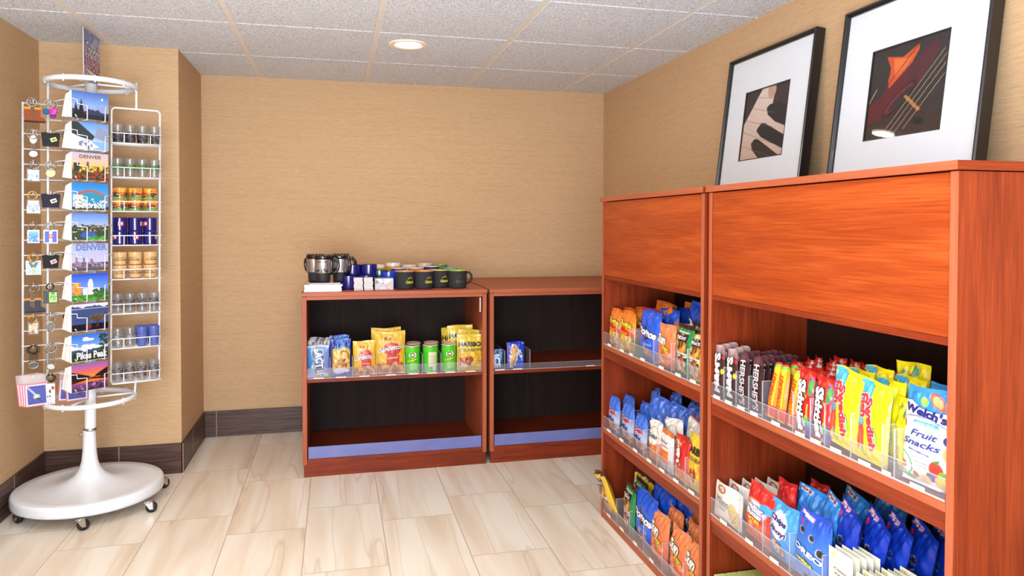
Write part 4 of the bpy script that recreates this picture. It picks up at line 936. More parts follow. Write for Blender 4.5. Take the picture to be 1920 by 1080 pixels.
# ------------------------------------------------------------------ packages
OR = (236, 120, 30); YE = (245, 200, 40)
PK = {}
def bag(key, w, h, d, base, layers=(), texts=(), **kw):
    PK[key] = dict(kind='bag', w=w, h=h, d=d, base=base, layers=layers, texts=texts, kw=kw, mesh=None)
def get(key):
    p = PK[key]
    if p['mesh'] is None:
        mb = bag_mesh(key, p['w'], p['h'], p['d'], p['base'], p['layers'], p['texts'], **p['kw']); p['mesh'] = mb.mesh(key)
    return p['mesh']
def place(key, name, label, cat, loc, rz, tilt=0, roll=0, scl=(1, 1, 1), group=None):
    """rz turns the front from -y; tilt leans it back; roll tips it sideways"""
    if 1.1 < loc[0] and loc[1] < 3:      # everything on the tall bookcases stands right behind the clear lip
        k_ = .971 if loc[2] < .7 or loc[1] > 2.0 else .975
        hw = PK[key]['w']*scl[0]*.5; lo, hi = (2.017, 2.843) if loc[1]*k_ > 1.975 else (1.095, 1.949)
        ys_ = loc[1]*k_
        if abs(tilt) < .25: ys_ = min(max(ys_, lo+hw+abs(roll)*.03), hi-hw)
        loc = (loc[0]-(.026 if k_ == .971 else .021), ys_, loc[2])
    loc = (loc[0], loc[1], loc[2]+PK[key]['w']*scl[0]*.5*abs(sin(roll)))
    o = link(name, get(key), None, loc)
    o.rotation_euler = (Matrix.Rotation(rz, 3, 'Z') @ Matrix.Rotation(roll, 3, 'Y') @ Matrix.Rotation(-tilt, 3, 'X')).to_euler()
    o.scale = scl; return tag(o, label, cat, group)

pop = lambda cu, cv: [('e', cu, cv, .11, .055, (236, 214, 150)), ('e', cu-.05, cv+.03, .06, .03, (250, 240, 205)), ('e', cu+.06, cv+.02, .06, .03, (246, 228, 176)), ('e', cu+.01, cv-.03, .06, .028, (226, 190, 110)), ('e', cu+.01, cv+.005, .03, .02, (190, 140, 60))]
bag('popcorn', .104, .158, .030, (104, 160, 220), [('g', 0, (190, 204, 240), .3, (70, 150, 218)), ('g', .3, (60, 140, 212), .9, (96, 160, 224)), ('r', .72, 1, 0, .93, (128, 150, 216)), ('r', 0, 1, .93, 1, (206, 206, 214)), ('p', [(.18, .84), (.72, .86), (.82, .14), (.34, .10)], (210, 228, 246)), ('p', [(.20, .82), (.70, .84), (.80, .16), (.36, .12)], (34, 66, 124))]+pop(.40, .84)+pop(.30, .33)+pop(.52, .06)+pop(.85, .07),
    [('ACT II', .56, .46, 1.02, .34, (245, 245, 250), {'rot': -86, 'bold': .03}), ('BUTTER', .29, .50, .62, .09, (150, 180, 226), {'rot': -84})], crimp=.03, crumple=.0010, boxy=.9)
bag('popcorn_back', .104, .158, .026, (120, 130, 160), [('r', 0, 1, .78, 1, (196, 192, 196)), ('n', 0, 1, .8, 1, [(120, 110, 112), (236, 232, 232)], 20, .06, 3)], crimp=.05, crumple=.003, seed=6, mt='printed_foil')
bag('peanuts', .094, .190, .030, (30, 80, 190), [('r', 0, 1, 0, .22, (60, 84, 180)), ('r', .06, .94, .14, .70, (226, 160, 50)), ('e', .55, .62, .42, .16, (246, 214, 60)), ('e', .65, .52, .22, .15, (240, 180, 50)), ('ring', .65, .52, .24, .16, .12, (130, 40, 20)), ('n', .08, .92, .16, .48, [(232, 178, 90), (206, 130, 50), (246, 208, 130), (120, 60, 24)], 70, .055, 5), ('e', .5, .14, .4, .09, (226, 230, 250)), ('p', [(0, 0), (1, 0), (1, .1), (.75, .12), (.5, .08), (0, .02)], (56, 66, 160)), ('n', .1, .9, .75, .95, [(80, 150, 230), (20, 50, 150)], 20, .09, 7)],
    [('PLANTERS', .5, .715, .84, .12, (246, 232, 90), {'out': (20, 40, 100), 'bold': .04})], seed=3)
def gard(big):
    return [('g', .5, (245, 186, 40), 1, (250, 200, 60)), ('e', .55, .58, .30, .16, (206, 42, 30)), ('e', .5, .64, .16, .09, (226, 70, 44)), ('r', .36, .80, .22, .44, (214, 56, 44)), ('n', .0, 1, .02, .22, [(214, 140, 60), (236, 180, 110), (150, 80, 40), (200, 110, 60)], 60, .07, 4), ('n', .3, .7, .8, .86, [(150, 80, 30)], 4, .05, 9)]
bag('snack_mix', .112, .172, .036, (246, 190, 44), gard(0), [("Gardetto's", .50, .52, .92, .21, (250, 250, 250), {'out': (30, 20, 20), 'shear': .35, 'rot': 8, 'arch': .03}), ('Original', .58, .34, .36, .07, (250, 240, 235), {'shear': .3})], seed=4, crumple=.0015)
bag('snack_mix_large', .150, .218, .05, (246, 190, 44), gard(1), [("Gardetto's", .52, .60, .92, .17, (250, 250, 250), {'out': (30, 20, 20), 'shear': .35, 'rot': 10, 'arch': .03}), ('Original', .58, .38, .36, .08, (250, 240, 235), {'shear': .3, 'rot': 6})], seed=5, nu=40, nv=54)
HB = [('g', .75, (246, 216, 70), 1, (240, 204, 60)), ('e', .5, .35, .5, .2, (236, 190, 40)), ('p', [(.06, .38), (.62, .38), (.62, .14), (.06, .14)], (190, 44, 50)), ('n', .08, .6, .15, .36, [(226, 80, 60), (150, 30, 40), (240, 150, 40)], 30, .06, 5), ('e', .66, .44, .13, .05, (246, 246, 246)), ('e', .62, .40, .08, .05, (236, 90, 70)), ('n', .6, .95, .1, .45, [(252, 226, 40), (240, 190, 30), (220, 150, 40)], 24, .07, 8), ('n', .1, .6, .12, .17, [(250, 240, 210)], 14, .05, 11), ('r', 0, 1, 0, .06, (236, 190, 40))]
HT = [('HARIBO', .49, .725, .88, .19, (24, 22, 22), {'bold': .045}), ('GOLD-BEARS', .5, .57, .90, .105, (30, 26, 24), {'bold': .01})]
bag('gummy', .134, .188, .034, (244, 208, 60), HB, HT, seed=8, nu=36, nv=48, crumple=.0016)
bag('toaster_pastry', .094, .140, .030, (28, 74, 214), [('g', .8, (24, 70, 216), 1, (14, 50, 190)), ('p', [(.0, .9), (.14, .86), (.10, .05), (0, 0)], (110, 96, 190)), ('p', [(.18, .80), (.34, .92), (.55, .86), (.70, .66), (.60, .52), (.62, .38), (.40, .16), (.36, .04), (.16, .04)], (246, 246, 250)), ('p', [(.20, .78), (.36, .88), (.54, .82), (.64, .66), (.52, .52), (.46, .3), (.32, .08), (.20, .08)], (222, 170, 96)), ('n', .24, .58, .1, .8, [(240, 206, 150), (196, 134, 66)], 26, .06, 3), ('l', .48, .44, .34, .12, .03, (130, 66, 40)), ('e', .70, .2, .24, .14, (60, 110, 230))],
    [('POP', .75, .54, .46, .22, (245, 245, 250), {'rot': -70, 'bold': .06, 'out': (20, 20, 60)}), ('TARTS', .80, .40, .36, .10, (245, 245, 250), {'rot': -70, 'bold': .05})], crimp=.05, boxy=.9)
bag('mint_pouch', .062, .104, .022, (36, 110, 180), [('g', .55, (60, 150, 210), 1, (16, 60, 130)), ('n', 0, 1, .5, .95, [(120, 190, 230), (20, 80, 150)], 24, .1, 5)], [('ICE', .46, .40, 1.15, .60, (245, 248, 252), {'rot': -84, 'bold': .05, 'out': (10, 30, 70)})], crimp=.03)

# tall bookcase bags
CHL = [('g', .3, (246, 190, 70), .62, (248, 160, 40)), ('g', .62, (246, 150, 40), 1, (240, 120, 30)), ('p', [(0, .55), (.4, .6), (1, .48), (1, .34), (.5, .44), (0, .38)], (226, 50, 24)), ('n', 0, 1, .0, .34, [(246, 206, 50), (250, 230, 120), (226, 140, 30), (120, 130, 40), (240, 236, 220)], 50, .08, 6)]
bag('cheese_puffs', .150, .172, .05, (242, 140, 36), CHL, [('Cheetos', .5, .69, .84, .17, (246, 226, 70), {'bold': .05, 'out': (30, 24, 20), 'ob': .12, 'rot': -4}), ('Crunchy', .5, .46, .5, .07, (246, 220, 80), {'shear': .3})], seed=21, crumple=.004)
DOR = lambda c, t: [('g', .35, tuple(min(255, v+20) for v in c), 1, c), ('p', [(.36, .72), (.72, .50), (.44, .38)], (40, 14, 20)), ('p', [(.42, .64), (.60, .52), (.46, .45)], (200, 60, 40)), ('p', [(.25, .24), (.46, .30), (.40, .05)], (240, 170, 70)), ('p', [(.44, .22), (.70, .20), (.60, .03)], (246, 186, 90)), ('n', .25, .7, .06, .24, [(206, 120, 40), (250, 206, 120)], 14, .05, 5)]
bag('tortilla_blue', .160, .186, .055, (34, 96, 216), DOR((24, 84, 210), 0), [('Doritos', .5, .56, .84, .17, (246, 246, 250), {'bold': .06, 'out': (16, 20, 60), 'ob': .13, 'rot': -6}), ('COOL RANCH', .6, .33, .42, .05, (200, 220, 250))], seed=22, crumple=.005)
bag('tortilla_red', .150, .180, .05, (206, 34, 24), DOR((200, 30, 24), 0), [('Doritos', .5, .56, .84, .17, (246, 246, 250), {'bold': .06, 'out': (40, 10, 16), 'ob': .13, 'rot': -6})], seed=23, crumple=.005)
SUNL = [('g', .5, (240, 120, 60), 1, (244, 150, 96)), ('g', .0, (226, 84, 44), .5, (240, 120, 60)), ('n', .15, .85, .05, .36, [(246, 200, 160), (220, 90, 50), (240, 150, 90)], 34, .06, 7), ('e', .6, .4, .1, .05, (150, 170, 60))]
bag('sun_chips', .150, .180, .05, (238, 112, 56), SUNL, [('Sun', .40, .66, .56, .26, (250, 248, 240), {'bold': .05, 'out': (60, 60, 50), 'ob': .09, 'shear': .25, 'rot': -6}), ('Chips', .60, .47, .46, .13, (246, 206, 50), {'bold': .04, 'out': (150, 60, 30), 'rot': -8})], seed=24, crumple=.005, nu=36, nv=46)
def friday(c):
    return [('r', .12, .78, .06, .86, (236, 226, 200)), ('r', .14, .76, .08, .84, (44, 26, 26)), ('r', .16, .74, .46, .66, (226, 150, 60)), ('n', .16, .74, .46, .66, [(246, 190, 80), (170, 80, 30), (60, 30, 20)], 22, .06, 5), ('r', .12, .78, .36, .46, (240, 236, 226)), ('n', .18, .72, .28, .36, [(206, 40, 40), (60, 120, 50)], 12, .06, 3), ('n', .18, .72, .10, .28, [(240, 214, 190), (226, 180, 150), (180, 110, 80)], 26, .08, 9)]
bag('potato_snack_green', .125, .182, .045, (28, 140, 74), [('r', 0, 1, .9, 1, (60, 20, 24))]+friday(0), [('T.G.I.', .45, .81, .3, .045, (240, 230, 210)), ('FRIDAYS', .45, .74, .54, .09, (246, 240, 226), {'bold': .05}), ('POTATO SKINS', .45, .41, .6, .05, (40, 30, 60))], seed=25, crumple=.004)
bag('potato_snack_yellow', .130, .180, .045, (244, 196, 44), [('r', 0, 1, .9, 1, (60, 20, 24))]+friday(0), [('T.G.I.', .45, .81, .3, .045, (240, 230, 210)), ('FRIDAYS', .45, .74, .54, .09, (246, 240, 226), {'bold': .05}), ('POTATO SKINS', .45, .41, .6, .05, (40, 30, 60))], seed=26, crumple=.004)
CX = [('g', .62, (80, 128, 226), 1, (60, 112, 218)), ('g', .0, (120, 140, 210), .3, (150, 176, 230)), ('g', .3, (216, 220, 240), .62, (120, 160, 232)), ('n', 0, 1, .02, .26, [(226, 150, 60), (246, 206, 140), (196, 110, 40), (90, 100, 170)], 36, .07, 5)]
bag('party_mix', .118, .158, .042, (90, 140, 230), CX, [('Chex', .5, .58, .78, .20, (200, 40, 60), {'bold': .06, 'out': (246, 246, 250), 'ob': .13}), ('Mix', .5, .38, .62, .18, (40, 56, 130), {'bold': .06, 'out': (236, 240, 250), 'ob': .13})], seed=31, crumple=.004, topw=.92)
bag('party_mix_plain', .118, .158, .042, (64, 116, 220), [('n', 0, 1, .0, .3, [(190, 130, 60), (60, 50, 60), (230, 190, 110)], 20, .08, 5)], [], seed=32, crumple=.006, topw=.85)
GF = [('r', 0, 1, 0, .5, (236, 120, 40)), ('n', 0, 1, 0, .45, [(240, 140, 50), (250, 180, 90), (210, 90, 30)], 40, .07, 5), ('e', .5, .6, .36, .2, (250, 248, 240)), ('ring', .5, .62, .38, .22, .06, (200, 170, 110))]
bag('fish_crackers', .116, .165, .045, (244, 240, 232), GF, [('Goldfish', .5, .62, .60, .14, (60, 60, 66), {'shear': .25, 'bold': .02})], seed=33, crumple=.003)
bag('cracker_box_bag', .096, .140, .034, (244, 240, 234), [('r', 0, 1, .88, 1, (232, 120, 50)), ('r', .1, .8, .2, .52, (236, 124, 50)), ('n', 0, 1, 0, .16, [(200, 190, 190), (120, 110, 120)], 18, .05, 5)], [('Baked', .45, .72, .55, .08, (150, 120, 110), {'shear': .2}), ('crackers', .5, .62, .6, .07, (170, 140, 130))], seed=34, crumple=.002)
bag('white_cracker', .120, .170, .04, (244, 240, 234), [('r', 0, 1, 0, .45, (200, 36, 30)), ('ring', .45, .66, .25, .16, .08, (214, 160, 120)), ('r', 0, 1, .95, 1, (226, 90, 40))], [('Goldfish', .45, .6, .5, .12, (120, 70, 60), {'shear': .25})], seed=35, crumple=.003)
bag('red_cracker', .100, .150, .036, (206, 40, 34), [('g', 0, (240, 150, 60), .3, (214, 60, 44)), ('n', .1, .9, .02, .3, [(246, 190, 110), (226, 110, 60)], 24, .07, 4), ('l', .1, .9, .5, .78, .03, (246, 190, 110))], [('CHEEZ', .42, .68, .55, .14, (246, 240, 230), {'rot': -60, 'bold': .06}), ('IT', .52, .50, .40, .20, (246, 240, 230), {'rot': -70, 'bold': .08, 'out': (120, 20, 20)})], seed=36, crumple=.004)

# candy
MMT = 'M&M\'S'
bag('button_candy', .056, .154, .020, (62, 34, 32), [('g', .86, (150, 110, 110), 1, (196, 170, 170)), ('e', .86, .52, .10, .05, (240, 210, 60)), ('e', .90, .80, .09, .04, (214, 50, 60))], [("M&M'S", .45, .48, 2.05, .56, (248, 248, 248), {'rot': 90, 'bold': .05, 'out': (120, 90, 84), 'ob': .1})], crimp=.06, nu=18, nv=44, crumple=.0012)
bag('chocolate_bar', .052, .154, .016, (54, 26, 28), [('g', .88, (104, 60, 66), 1, (84, 44, 50)), ('r', 0, 1, 0, .03, (190, 180, 186))], [("HERSHEY'S", .52, .47, 2.35, .52, (206, 200, 204), {'rot': -90, 'bold': .035}), ('MILK CHOCOLATE', .12, .40, 1.2, .13, (150, 130, 134), {'rot': -90})], crimp=.05, nu=16, nv=44, crumple=.0008, boxy=1.0)
bag('fruit_chew', .034, .150, .022, (240, 130, 30), [('g', .25, (250, 206, 40), .9, (248, 200, 40)), ('r', .7, 1, .25, .9, (240, 140, 36)), ('r', 0, 1, .9, .96, (120, 190, 60)), ('r', 0, 1, .96, 1, (220, 40, 30)), ('r', 0, 1, 0, .24, (214, 60, 40)), ('r', .2, .8, .0, .03, (240, 200, 60))], [('STARBURST', .42, .55, 2.55, .42, (214, 70, 30), {'rot': 90, 'bold': .05, 'shear': .2}), ('Original', .5, .13, .8, .25, (250, 220, 200), {'rot': 90})], crimp=.04, nu=14, nv=40, crumple=.0006, boxy=1)
bag('rainbow_candy', .060, .165, .024, (206, 24, 26), [('g', .75, (220, 40, 34), 1, (206, 20, 24)), ('n', .3, 1, .68, .84, [(60, 150, 70), (246, 206, 60), (90, 60, 160), (230, 60, 40)], 12, .14, 5), ('n', .3, 1, .02, .25, [(246, 200, 60), (90, 180, 70), (80, 70, 170), (240, 120, 50), (240, 240, 240)], 18, .13, 8), ('r', .72, .80, .3, .5, (246, 200, 60))], [('Skittles', .38, .45, 2.15, .56, (250, 250, 250), {'rot': -90, 'bold': .06, 'out': (90, 20, 30), 'ob': .1})], seed=41, crumple=.0025, nu=18, nv=46)
bag('rainbow_candy_purple', .060, .165, .024, (150, 30, 60), [('g', .6, (214, 30, 30), 1, (210, 24, 30)), ('n', .3, 1, .68, .84, [(60, 150, 70), (246, 206, 60), (240, 240, 240)], 12, .14, 5)], [('Skittles', .4, .40, 2.0, .5, (210, 170, 180), {'rot': -90, 'bold': .06})], seed=42, crumple=.0025, nu=18, nv=46)
bag('red_candy_back', .060, .165, .03, (216, 34, 28), [('n', 0, 1, .7, .9, [(246, 220, 140), (120, 160, 60), (240, 240, 230)], 6, .12, 5)], [], seed=43, crumple=.006, nu=18, nv=40)
SF = [('p', [(0, 1), (.42, .96), (.46, .78), (.30, .55), (.22, .42), (0, .46)], (70, 180, 214)), ('p', [(0, .46), (.22, .42), (.30, .52), (.34, .46), (.2, .36), (0, .4)], (40, 120, 190)), ('e', .20, .27, .18, .15, (216, 60, 52), 60), ('e', .22, .30, .10, .09, (232, 92, 70), 60), ('e', .66, .34, .14, .10, (90, 170, 80), -40), ('e', .66, .34, .10, .06, (190, 210, 90), -40), ('n', .15, .5, .05, .16, [(90, 170, 150), (240, 220, 30)], 10, .05, 4)]
SFT = [('Swedish', .55, .48, 1.22, .22, (226, 56, 60), {'rot': -78, 'bold': .06, 'out': (250, 236, 240), 'ob': .1}), ('Fish', .28, .68, .54, .24, (226, 56, 60), {'rot': -80, 'bold': .06, 'out': (250, 236, 240), 'ob': .1})]
bag('gummy_fish', .092, .178, .034, (246, 226, 20), SF, SFT, seed=44, crumple=.002, nu=34, nv=56)
bag('gummy_fish_back', .092, .178, .03, (240, 222, 24), [('n', .1, .9, .75, .95, [(60, 150, 110), (200, 180, 40)], 5, .07, 5)], [], seed=45, crumple=.004)
WL = [('r', 0, 1, 0, 1, (48, 146, 216)), ('p', [(.0, .80), (.14, .84), (.30, .79), (.60, .76), (.90, .78), (1, .70), (1, .52), (.9, .52), (.88, .05), (.70, .0), (0, .0)], (246, 246, 248)), ('p', [(.0, .845), (.16, .86), (.36, .80), (.62, .78), (.9, .80), (.97, .76), (.99, .60), (.86, .645), (.6, .70), (.3, .70), (.0, .66)], (30, 60, 140)), ('p', [(.0, .835), (.16, .85), (.36, .79), (.62, .77), (.88, .79), (.95, .75), (.975, .61), (.86, .655), (.6, .71), (.3, .71), (.0, .67)], (250, 250, 252)),
      ('e', .62, .88, .17, .055, (206, 90, 40), -20), ('e', .62, .88, .13, .04, (240, 170, 110), -20), ('e', .40, .86, .08, .04, (150, 200, 70), -20), ('p', [(.72, .84), (.90, .80), (.92, .76), (.80, .80)], (200, 90, 70)), ('r', .28, .74, .625, .665, (70, 180, 210)), ('e', .03, .60, .07, .05, (214, 60, 44)), ('e', .88, .53, .06, .045, (50, 56, 130)), ('e', .90, .40, .08, .07, (244, 190, 130), 20),
      ('ring', .04, .18, .22, .12, .08, (70, 170, 90)), ('e', .06, .17, .09, .04, (226, 150, 70)), ('e', .72, .22, .12, .085, (208, 60, 44)), ('p', [(.66, .30), (.80, .33), (.76, .28)], (60, 140, 60)), ('e', .84, .17, .09, .05, (130, 190, 60)), ('e', .62, .13, .09, .05, (60, 70, 140)), ('e', .80, .09, .14, .07, (240, 196, 70)), ('e', .50, .09, .10, .045, (240, 190, 130)), ('e', .32, .10, .07, .03, (200, 90, 50)), ('e', .20, .06, .09, .03, (120, 190, 70)), ('e', .95, .06, .08, .06, (240, 150, 60)),
      ('r', .9, 1, .0, .5, (52, 150, 220)), ('l', .20, .355, .60, .335, .010, (60, 80, 160))]
WT = [("Welch's", .46, .755, .82, .135, (34, 40, 120), {'bold': .05, 'rot': -6}), ('FAMILY FARMER OWNED', .44, .692, .62, .018, (130, 120, 120), {'rot': -5}), ('MIXED FRUIT', .51, .645, .36, .022, (240, 248, 250), {'bold': .02}), ('Fruit', .50, .535, .52, .105, (60, 70, 150), {'shear': .35}), ('Snacks', .44, .435, .74, .105, (60, 70, 150), {'shear': .35}), ('FAT FREE', .48, .245, .26, .025, (130, 130, 140)), ('GLUTEN FREE', .46, .21, .28, .018, (150, 150, 160)), ('vitamins A, C & E', .46, .285, .36, .022, (140, 140, 150)), ('ALL', .10, .10, .12, .03, (60, 60, 60))]
bag('fruit_snacks', .128, .196, .044, (48, 146, 216), WL, WT, seed=46, crumple=.0014, nu=76, nv=110, crimp=.05)

# lower shelf of the near bookcase
bag('milano', .150, .104, .024, (242, 238, 228), [('e', .78, .34, .15, .30, (206, 170, 90), 20), ('e', .78, .36, .125, .26, (226, 196, 120), 20), ('l', .72, .12, .92, .5, .008, (130, 90, 40)), ('l', .70, .12, .84, .2, .008, (130, 90, 40)), ('ring', .28, .84, .13, .09, .3, (196, 110, 40)), ('r', 0, 1, .0, .04, (210, 205, 195))], [('Milano', .38, .54, .46, .15, (60, 60, 64), {'shear': .2, 'bold': -.005}), ('cookies', .36, .36, .32, .04, (150, 150, 150)), ('Farm', .28, .84, .12, .05, (120, 70, 40))], crimp=.02, crumple=.0006, nu=50, nv=40, boxy=1.2, seed=51)
NB = [('g', .0, (226, 90, 60), .5, (220, 50, 36)), ('e', .34, .56, .30, .18, (250, 180, 90)), ('e', .5, .58, .36, .15, (236, 226, 240)), ('r', .2, .75, .37, .46, (206, 60, 30)), ('n', .3, .95, .1, .36, [(236, 170, 110), (210, 120, 60), (226, 96, 70)], 24, .08, 5), ('e', .82, .68, .2, .08, (70, 170, 220))]
bag('peanut_cookies', .120, .158, .045, (222, 40, 34), NB, [('Nutter', .48, .62, .62, .12, (246, 246, 250), {'bold': .07, 'out': (60, 60, 130), 'ob': .14}), ('Butter', .48, .50, .62, .12, (246, 246, 250), {'bold': .07, 'out': (60, 60, 130), 'ob': .14}), ('BITES', .5, .40, .46, .08, (250, 220, 50), {'bold': .05})], seed=52, crumple=.003, nu=40, nv=50)
CA = [('g', .0, (90, 150, 214), 1, (70, 166, 226)), ('e', .42, .20, .34, .17, (60, 120, 200)), ('e', .45, .22, .24, .09, (226, 176, 120), -20), ('n', .25, .65, .15, .30, [(90, 50, 30), (240, 200, 150)], 20, .03, 5), ('e', .45, .62, .3, .24, (240, 240, 250))]
bag('chip_cookies', .112, .160, .045, (70, 160, 224), CA, [('Chips', .44, .70, .62, .17, (70, 50, 120), {'bold': .09, 'out': (250, 250, 252), 'ob': .18, 'rot': -8}), ('Ahoy!', .46, .52, .62, .17, (70, 50, 120), {'bold': .09, 'out': (250, 250, 252), 'ob': .18, 'rot': -8}), ('MINI', .5, .86, .3, .05, (250, 250, 250))], seed=53, crumple=.003, nu=40, nv=54)
def oreo_cookie(u, v, s=1): return [('e', u, v, .085*s, .052*s, (214, 220, 236)), ('e', u+.01*s, v+.004, .075*s, .045*s, (24, 20, 30)), ('ring', u+.01*s, v+.004, .045*s, .028*s, .3, (60, 54, 64))]
OL = [('g', 0, (110, 160, 232), .45, (60, 130, 224)), ('g', .45, (60, 130, 224), 1, (26, 72, 200)), ('p', [(.10, .96), (.5, .92), (.5, .87), (.10, .91)], (226, 150, 170)), ('p', [(.12, .955), (.48, .918), (.48, .88), (.12, .915)], (240, 240, 246)), ('p', [(.12, .84), (.28, .84), (.20, .76)], (214, 60, 110))]+oreo_cookie(.24, .70)+oreo_cookie(.56, .66)+oreo_cookie(.82, .52, 1.2)+oreo_cookie(.80, .14, 1.1)+oreo_cookie(.30, .04, 1)
OT = [('OREO', .50, .44, .88, .125, (248, 250, 255), {'bold': .07, 'out': (30, 60, 150), 'ob': .13, 'rot': -8}), ('mini', .42, .30, .50, .09, (246, 226, 60), {'bold': .06, 'out': (30, 80, 60), 'ob': .12, 'rot': -8})]
bag('sandwich_cookies', .122, .190, .045, (50, 116, 220), OL, OT, seed=54, crumple=.002, nu=54, nv=80)
bag('sandwich_cookies_dark', .122, .178, .045, (18, 60, 190), [('g', 0, (60, 130, 220), .4, (24, 80, 200)), ('p', [(.10, .96), (.42, .93), (.42, .88), (.10, .91)], (236, 200, 220)), ('p', [(.12, .82), (.28, .82), (.20, .74)], (214, 50, 100))]+oreo_cookie(.26, .60)+oreo_cookie(.60, .56)+oreo_cookie(.3, .12)+oreo_cookie(.7, .3), [('BIG BAG', .26, .92, .26, .03, (150, 40, 60))], seed=55, crumple=.004, nu=40, nv=60)
bag('cookies_bigbag', .130, .178, .05, (40, 140, 226), [('g', 0, (20, 100, 200), .6, (50, 150, 230)), ('p', [(.08, .985), (.50, .95), (.50, .89), (.08, .92)], (240, 235, 245)), ('n', .2, .9, .3, .6, [(14, 60, 130), (200, 220, 240)], 14, .06, 5)], [('BIG BAG', .29, .937, .36, .04, (170, 40, 70), {'bold': .05, 'rot': -7})], seed=56, crumple=.006, nu=36, nv=50)
bag('red_pouch', .110, .160, .045, (214, 34, 36), [('n', .1, .9, .6, .9, [(190, 24, 30), (232, 60, 54)], 8, .12, 4)], [], seed=57, crumple=.006)

RZ = -pi/2            # facing the room from the tall bookcases (towards -x)
MATS['printed_card']
def col_(key, name, cat, desc, y, z, xs, group, jit=.004, tilt=.05, rise=0, seed=0, scl=1, where='', backkey=None, droll=0, drz=0):
    rg = random.Random(seed*7+3)
    n = len(xs); h = PK[key]['h']
    for i, x in enumerate(xs):
        if n > 1: lab = '%s, %s, %s' % (desc, ['frontmost', 'second back', 'third back', 'fourth back', 'fifth back'][i], where.replace(' of the far bookcase', ', far bookcase'))
        else: lab = '%s, %s' % (desc, where)
        k = key if (i == 0 or backkey is None) else backkey
        place(k, name, lab, cat, (x, y+(rg.uniform(-jit, jit) if i else 0), z+.0015+rise*i), RZ+drz+(rg.uniform(-.10, .10) if i else 0), tilt+(rg.uniform(-.04, .06) if i else 0), droll+(rg.uniform(-.05, .05) if i else 0), (scl,)*3, group)
def cls_y(p):    # row positions going back from the front lip
    return [1.128+p*i for i in range(9)]
ZA, ZB, ZCS = .7345, .3825, .0325
wa = 'upper shelf of the far bookcase'
col_('cheese_puffs', 'snack_bag', 'snack bag', 'orange cheese puff bag at the left end', 2.850, ZA, [1.138, 1.19, 1.245], 'orange puff bags', seed=1, where=wa, drz=-.04, scl=.88)
col_('cheese_puffs', 'snack_bag', 'snack bag', 'orange cheese puff bag beside the end one', 2.715, ZA, [1.135, 1.195, 1.25, 1.30], 'orange puff bags', seed=2, where=wa, drz=.0, scl=.91)
for i, (y, x, r) in enumerate(((2.64, 1.25, .1), (2.56, 1.22, -.12), (2.50, 1.30, .2), (2.40, 1.27, -.1))):
    place('cheese_puffs', 'snack_bag', 'orange bag at the back of the far bookcase upper shelf, %s from the left' % ['first', 'second', 'third', 'fourth'][i], 'snack bag', (x, y, ZA+.022), RZ+r, .06, r*.6, (1, 1, 1), 'orange bags at the back')
place('tortilla_red', 'snack_bag', 'red tortilla chip bag squeezed beside the blue one, far bookcase upper shelf', 'snack bag', (1.175, 2.598, ZA+.001), RZ, .02)
col_('tortilla_blue', 'snack_bag', 'snack bag', 'bright blue tortilla chip bag', 2.505, ZA, [1.138, 1.205, 1.27], 'blue chip bags', seed=5, where=wa, scl=.98)
col_('sun_chips', 'snack_bag', 'snack bag', 'orange multigrain chip bag', 2.357, ZA, [1.133, 1.19], 'multigrain bags upper shelf', seed=6, where=wa, scl=.84, tilt=.03)
for i, (y, x, r) in enumerate(((2.36, 1.25, .15), (2.25, 1.24, -.2), (2.13, 1.25, .1), (2.20, 1.31, .1))):
    place('tortilla_blue', 'snack_bag', 'crumpled blue bag top behind the green bags, %s from the left' % ['first', 'second', 'third', 'fourth'][i], 'snack bag', (x, y, ZA+.022), RZ+r, .1, r, (1, 1, 1), 'blue bags at the back')
col_('potato_snack_green', 'snack_bag', 'snack bag', 'green and black potato snack bag', 2.222, ZA, [1.133, 1.185], 'green potato snack bags', seed=8, where=wa, scl=.92)
col_('potato_snack_yellow', 'snack_bag', 'snack bag', 'yellow and black potato snack bag', 2.100, ZA, [1.133, 1.18, 1.225], 'yellow potato snack bags', seed=9, where=wa, scl=.88, tilt=.08)
wb = 'middle shelf of the far bookcase'
col_('party_mix', 'snack_bag', 'snack bag', 'blue party mix bag at the left end', 2.855, ZB, [1.135, 1.19], 'party mix bags', seed=11, where=wb, scl=.9)
col_('party_mix', 'snack_bag', 'snack bag', 'blue party mix bag, middle of three', 2.715, ZB, [1.138, 1.20], 'party mix bags', seed=12, where=wb, scl=.93, backkey='party_mix_plain')
col_('party_mix', 'snack_bag', 'snack bag', 'blue party mix bag beside the cracker bags', 2.578, ZB, [1.134], 'party mix bags', seed=13, where=wb, scl=.86)
rg = random.Random(5)
k = 0
for (y, x, z, r, tl) in ((2.72, 1.24, .05, -.2, .35), (2.64, 1.20, .04, .2, .45), (2.60, 1.27, .07, -.1, .3), (2.52, 1.21, .03, .3, .5), (2.50, 1.30, .07, 0, .35), (2.44, 1.25, .05, .2, .45), (2.38, 1.33, .06, .1, .4), (2.36, 1.27, .035, -.2, .5), (2.28, 1.31, .045, .2, .45), (2.23, 1.36, .06, 0, .4), (2.16, 1.29, .03, .1, .5)):
    place('party_mix_plain', 'snack_bag', 'crumpled plain blue bag heaped on the middle shelf, %s from the left' % ORD[k].replace('front', 'first'), 'snack bag', (x, y, ZB+.0015+z*.55), RZ+r, tl*.5, r*.8, (1, 1, 1.02), 'plain blue bags heaped at the back'); k += 1
col_('fish_crackers', 'snack_bag', 'snack bag', 'white and orange fish cracker bag', 2.455, ZB, [1.138, 1.185], 'fish cracker bags', seed=14, where=wb, scl=.88)
place('cracker_box_bag', 'snack_bag', 'small white packet with an orange band beside the red one, middle shelf', 'snack bag', (1.132, 2.345, ZB+.001), RZ, .02)
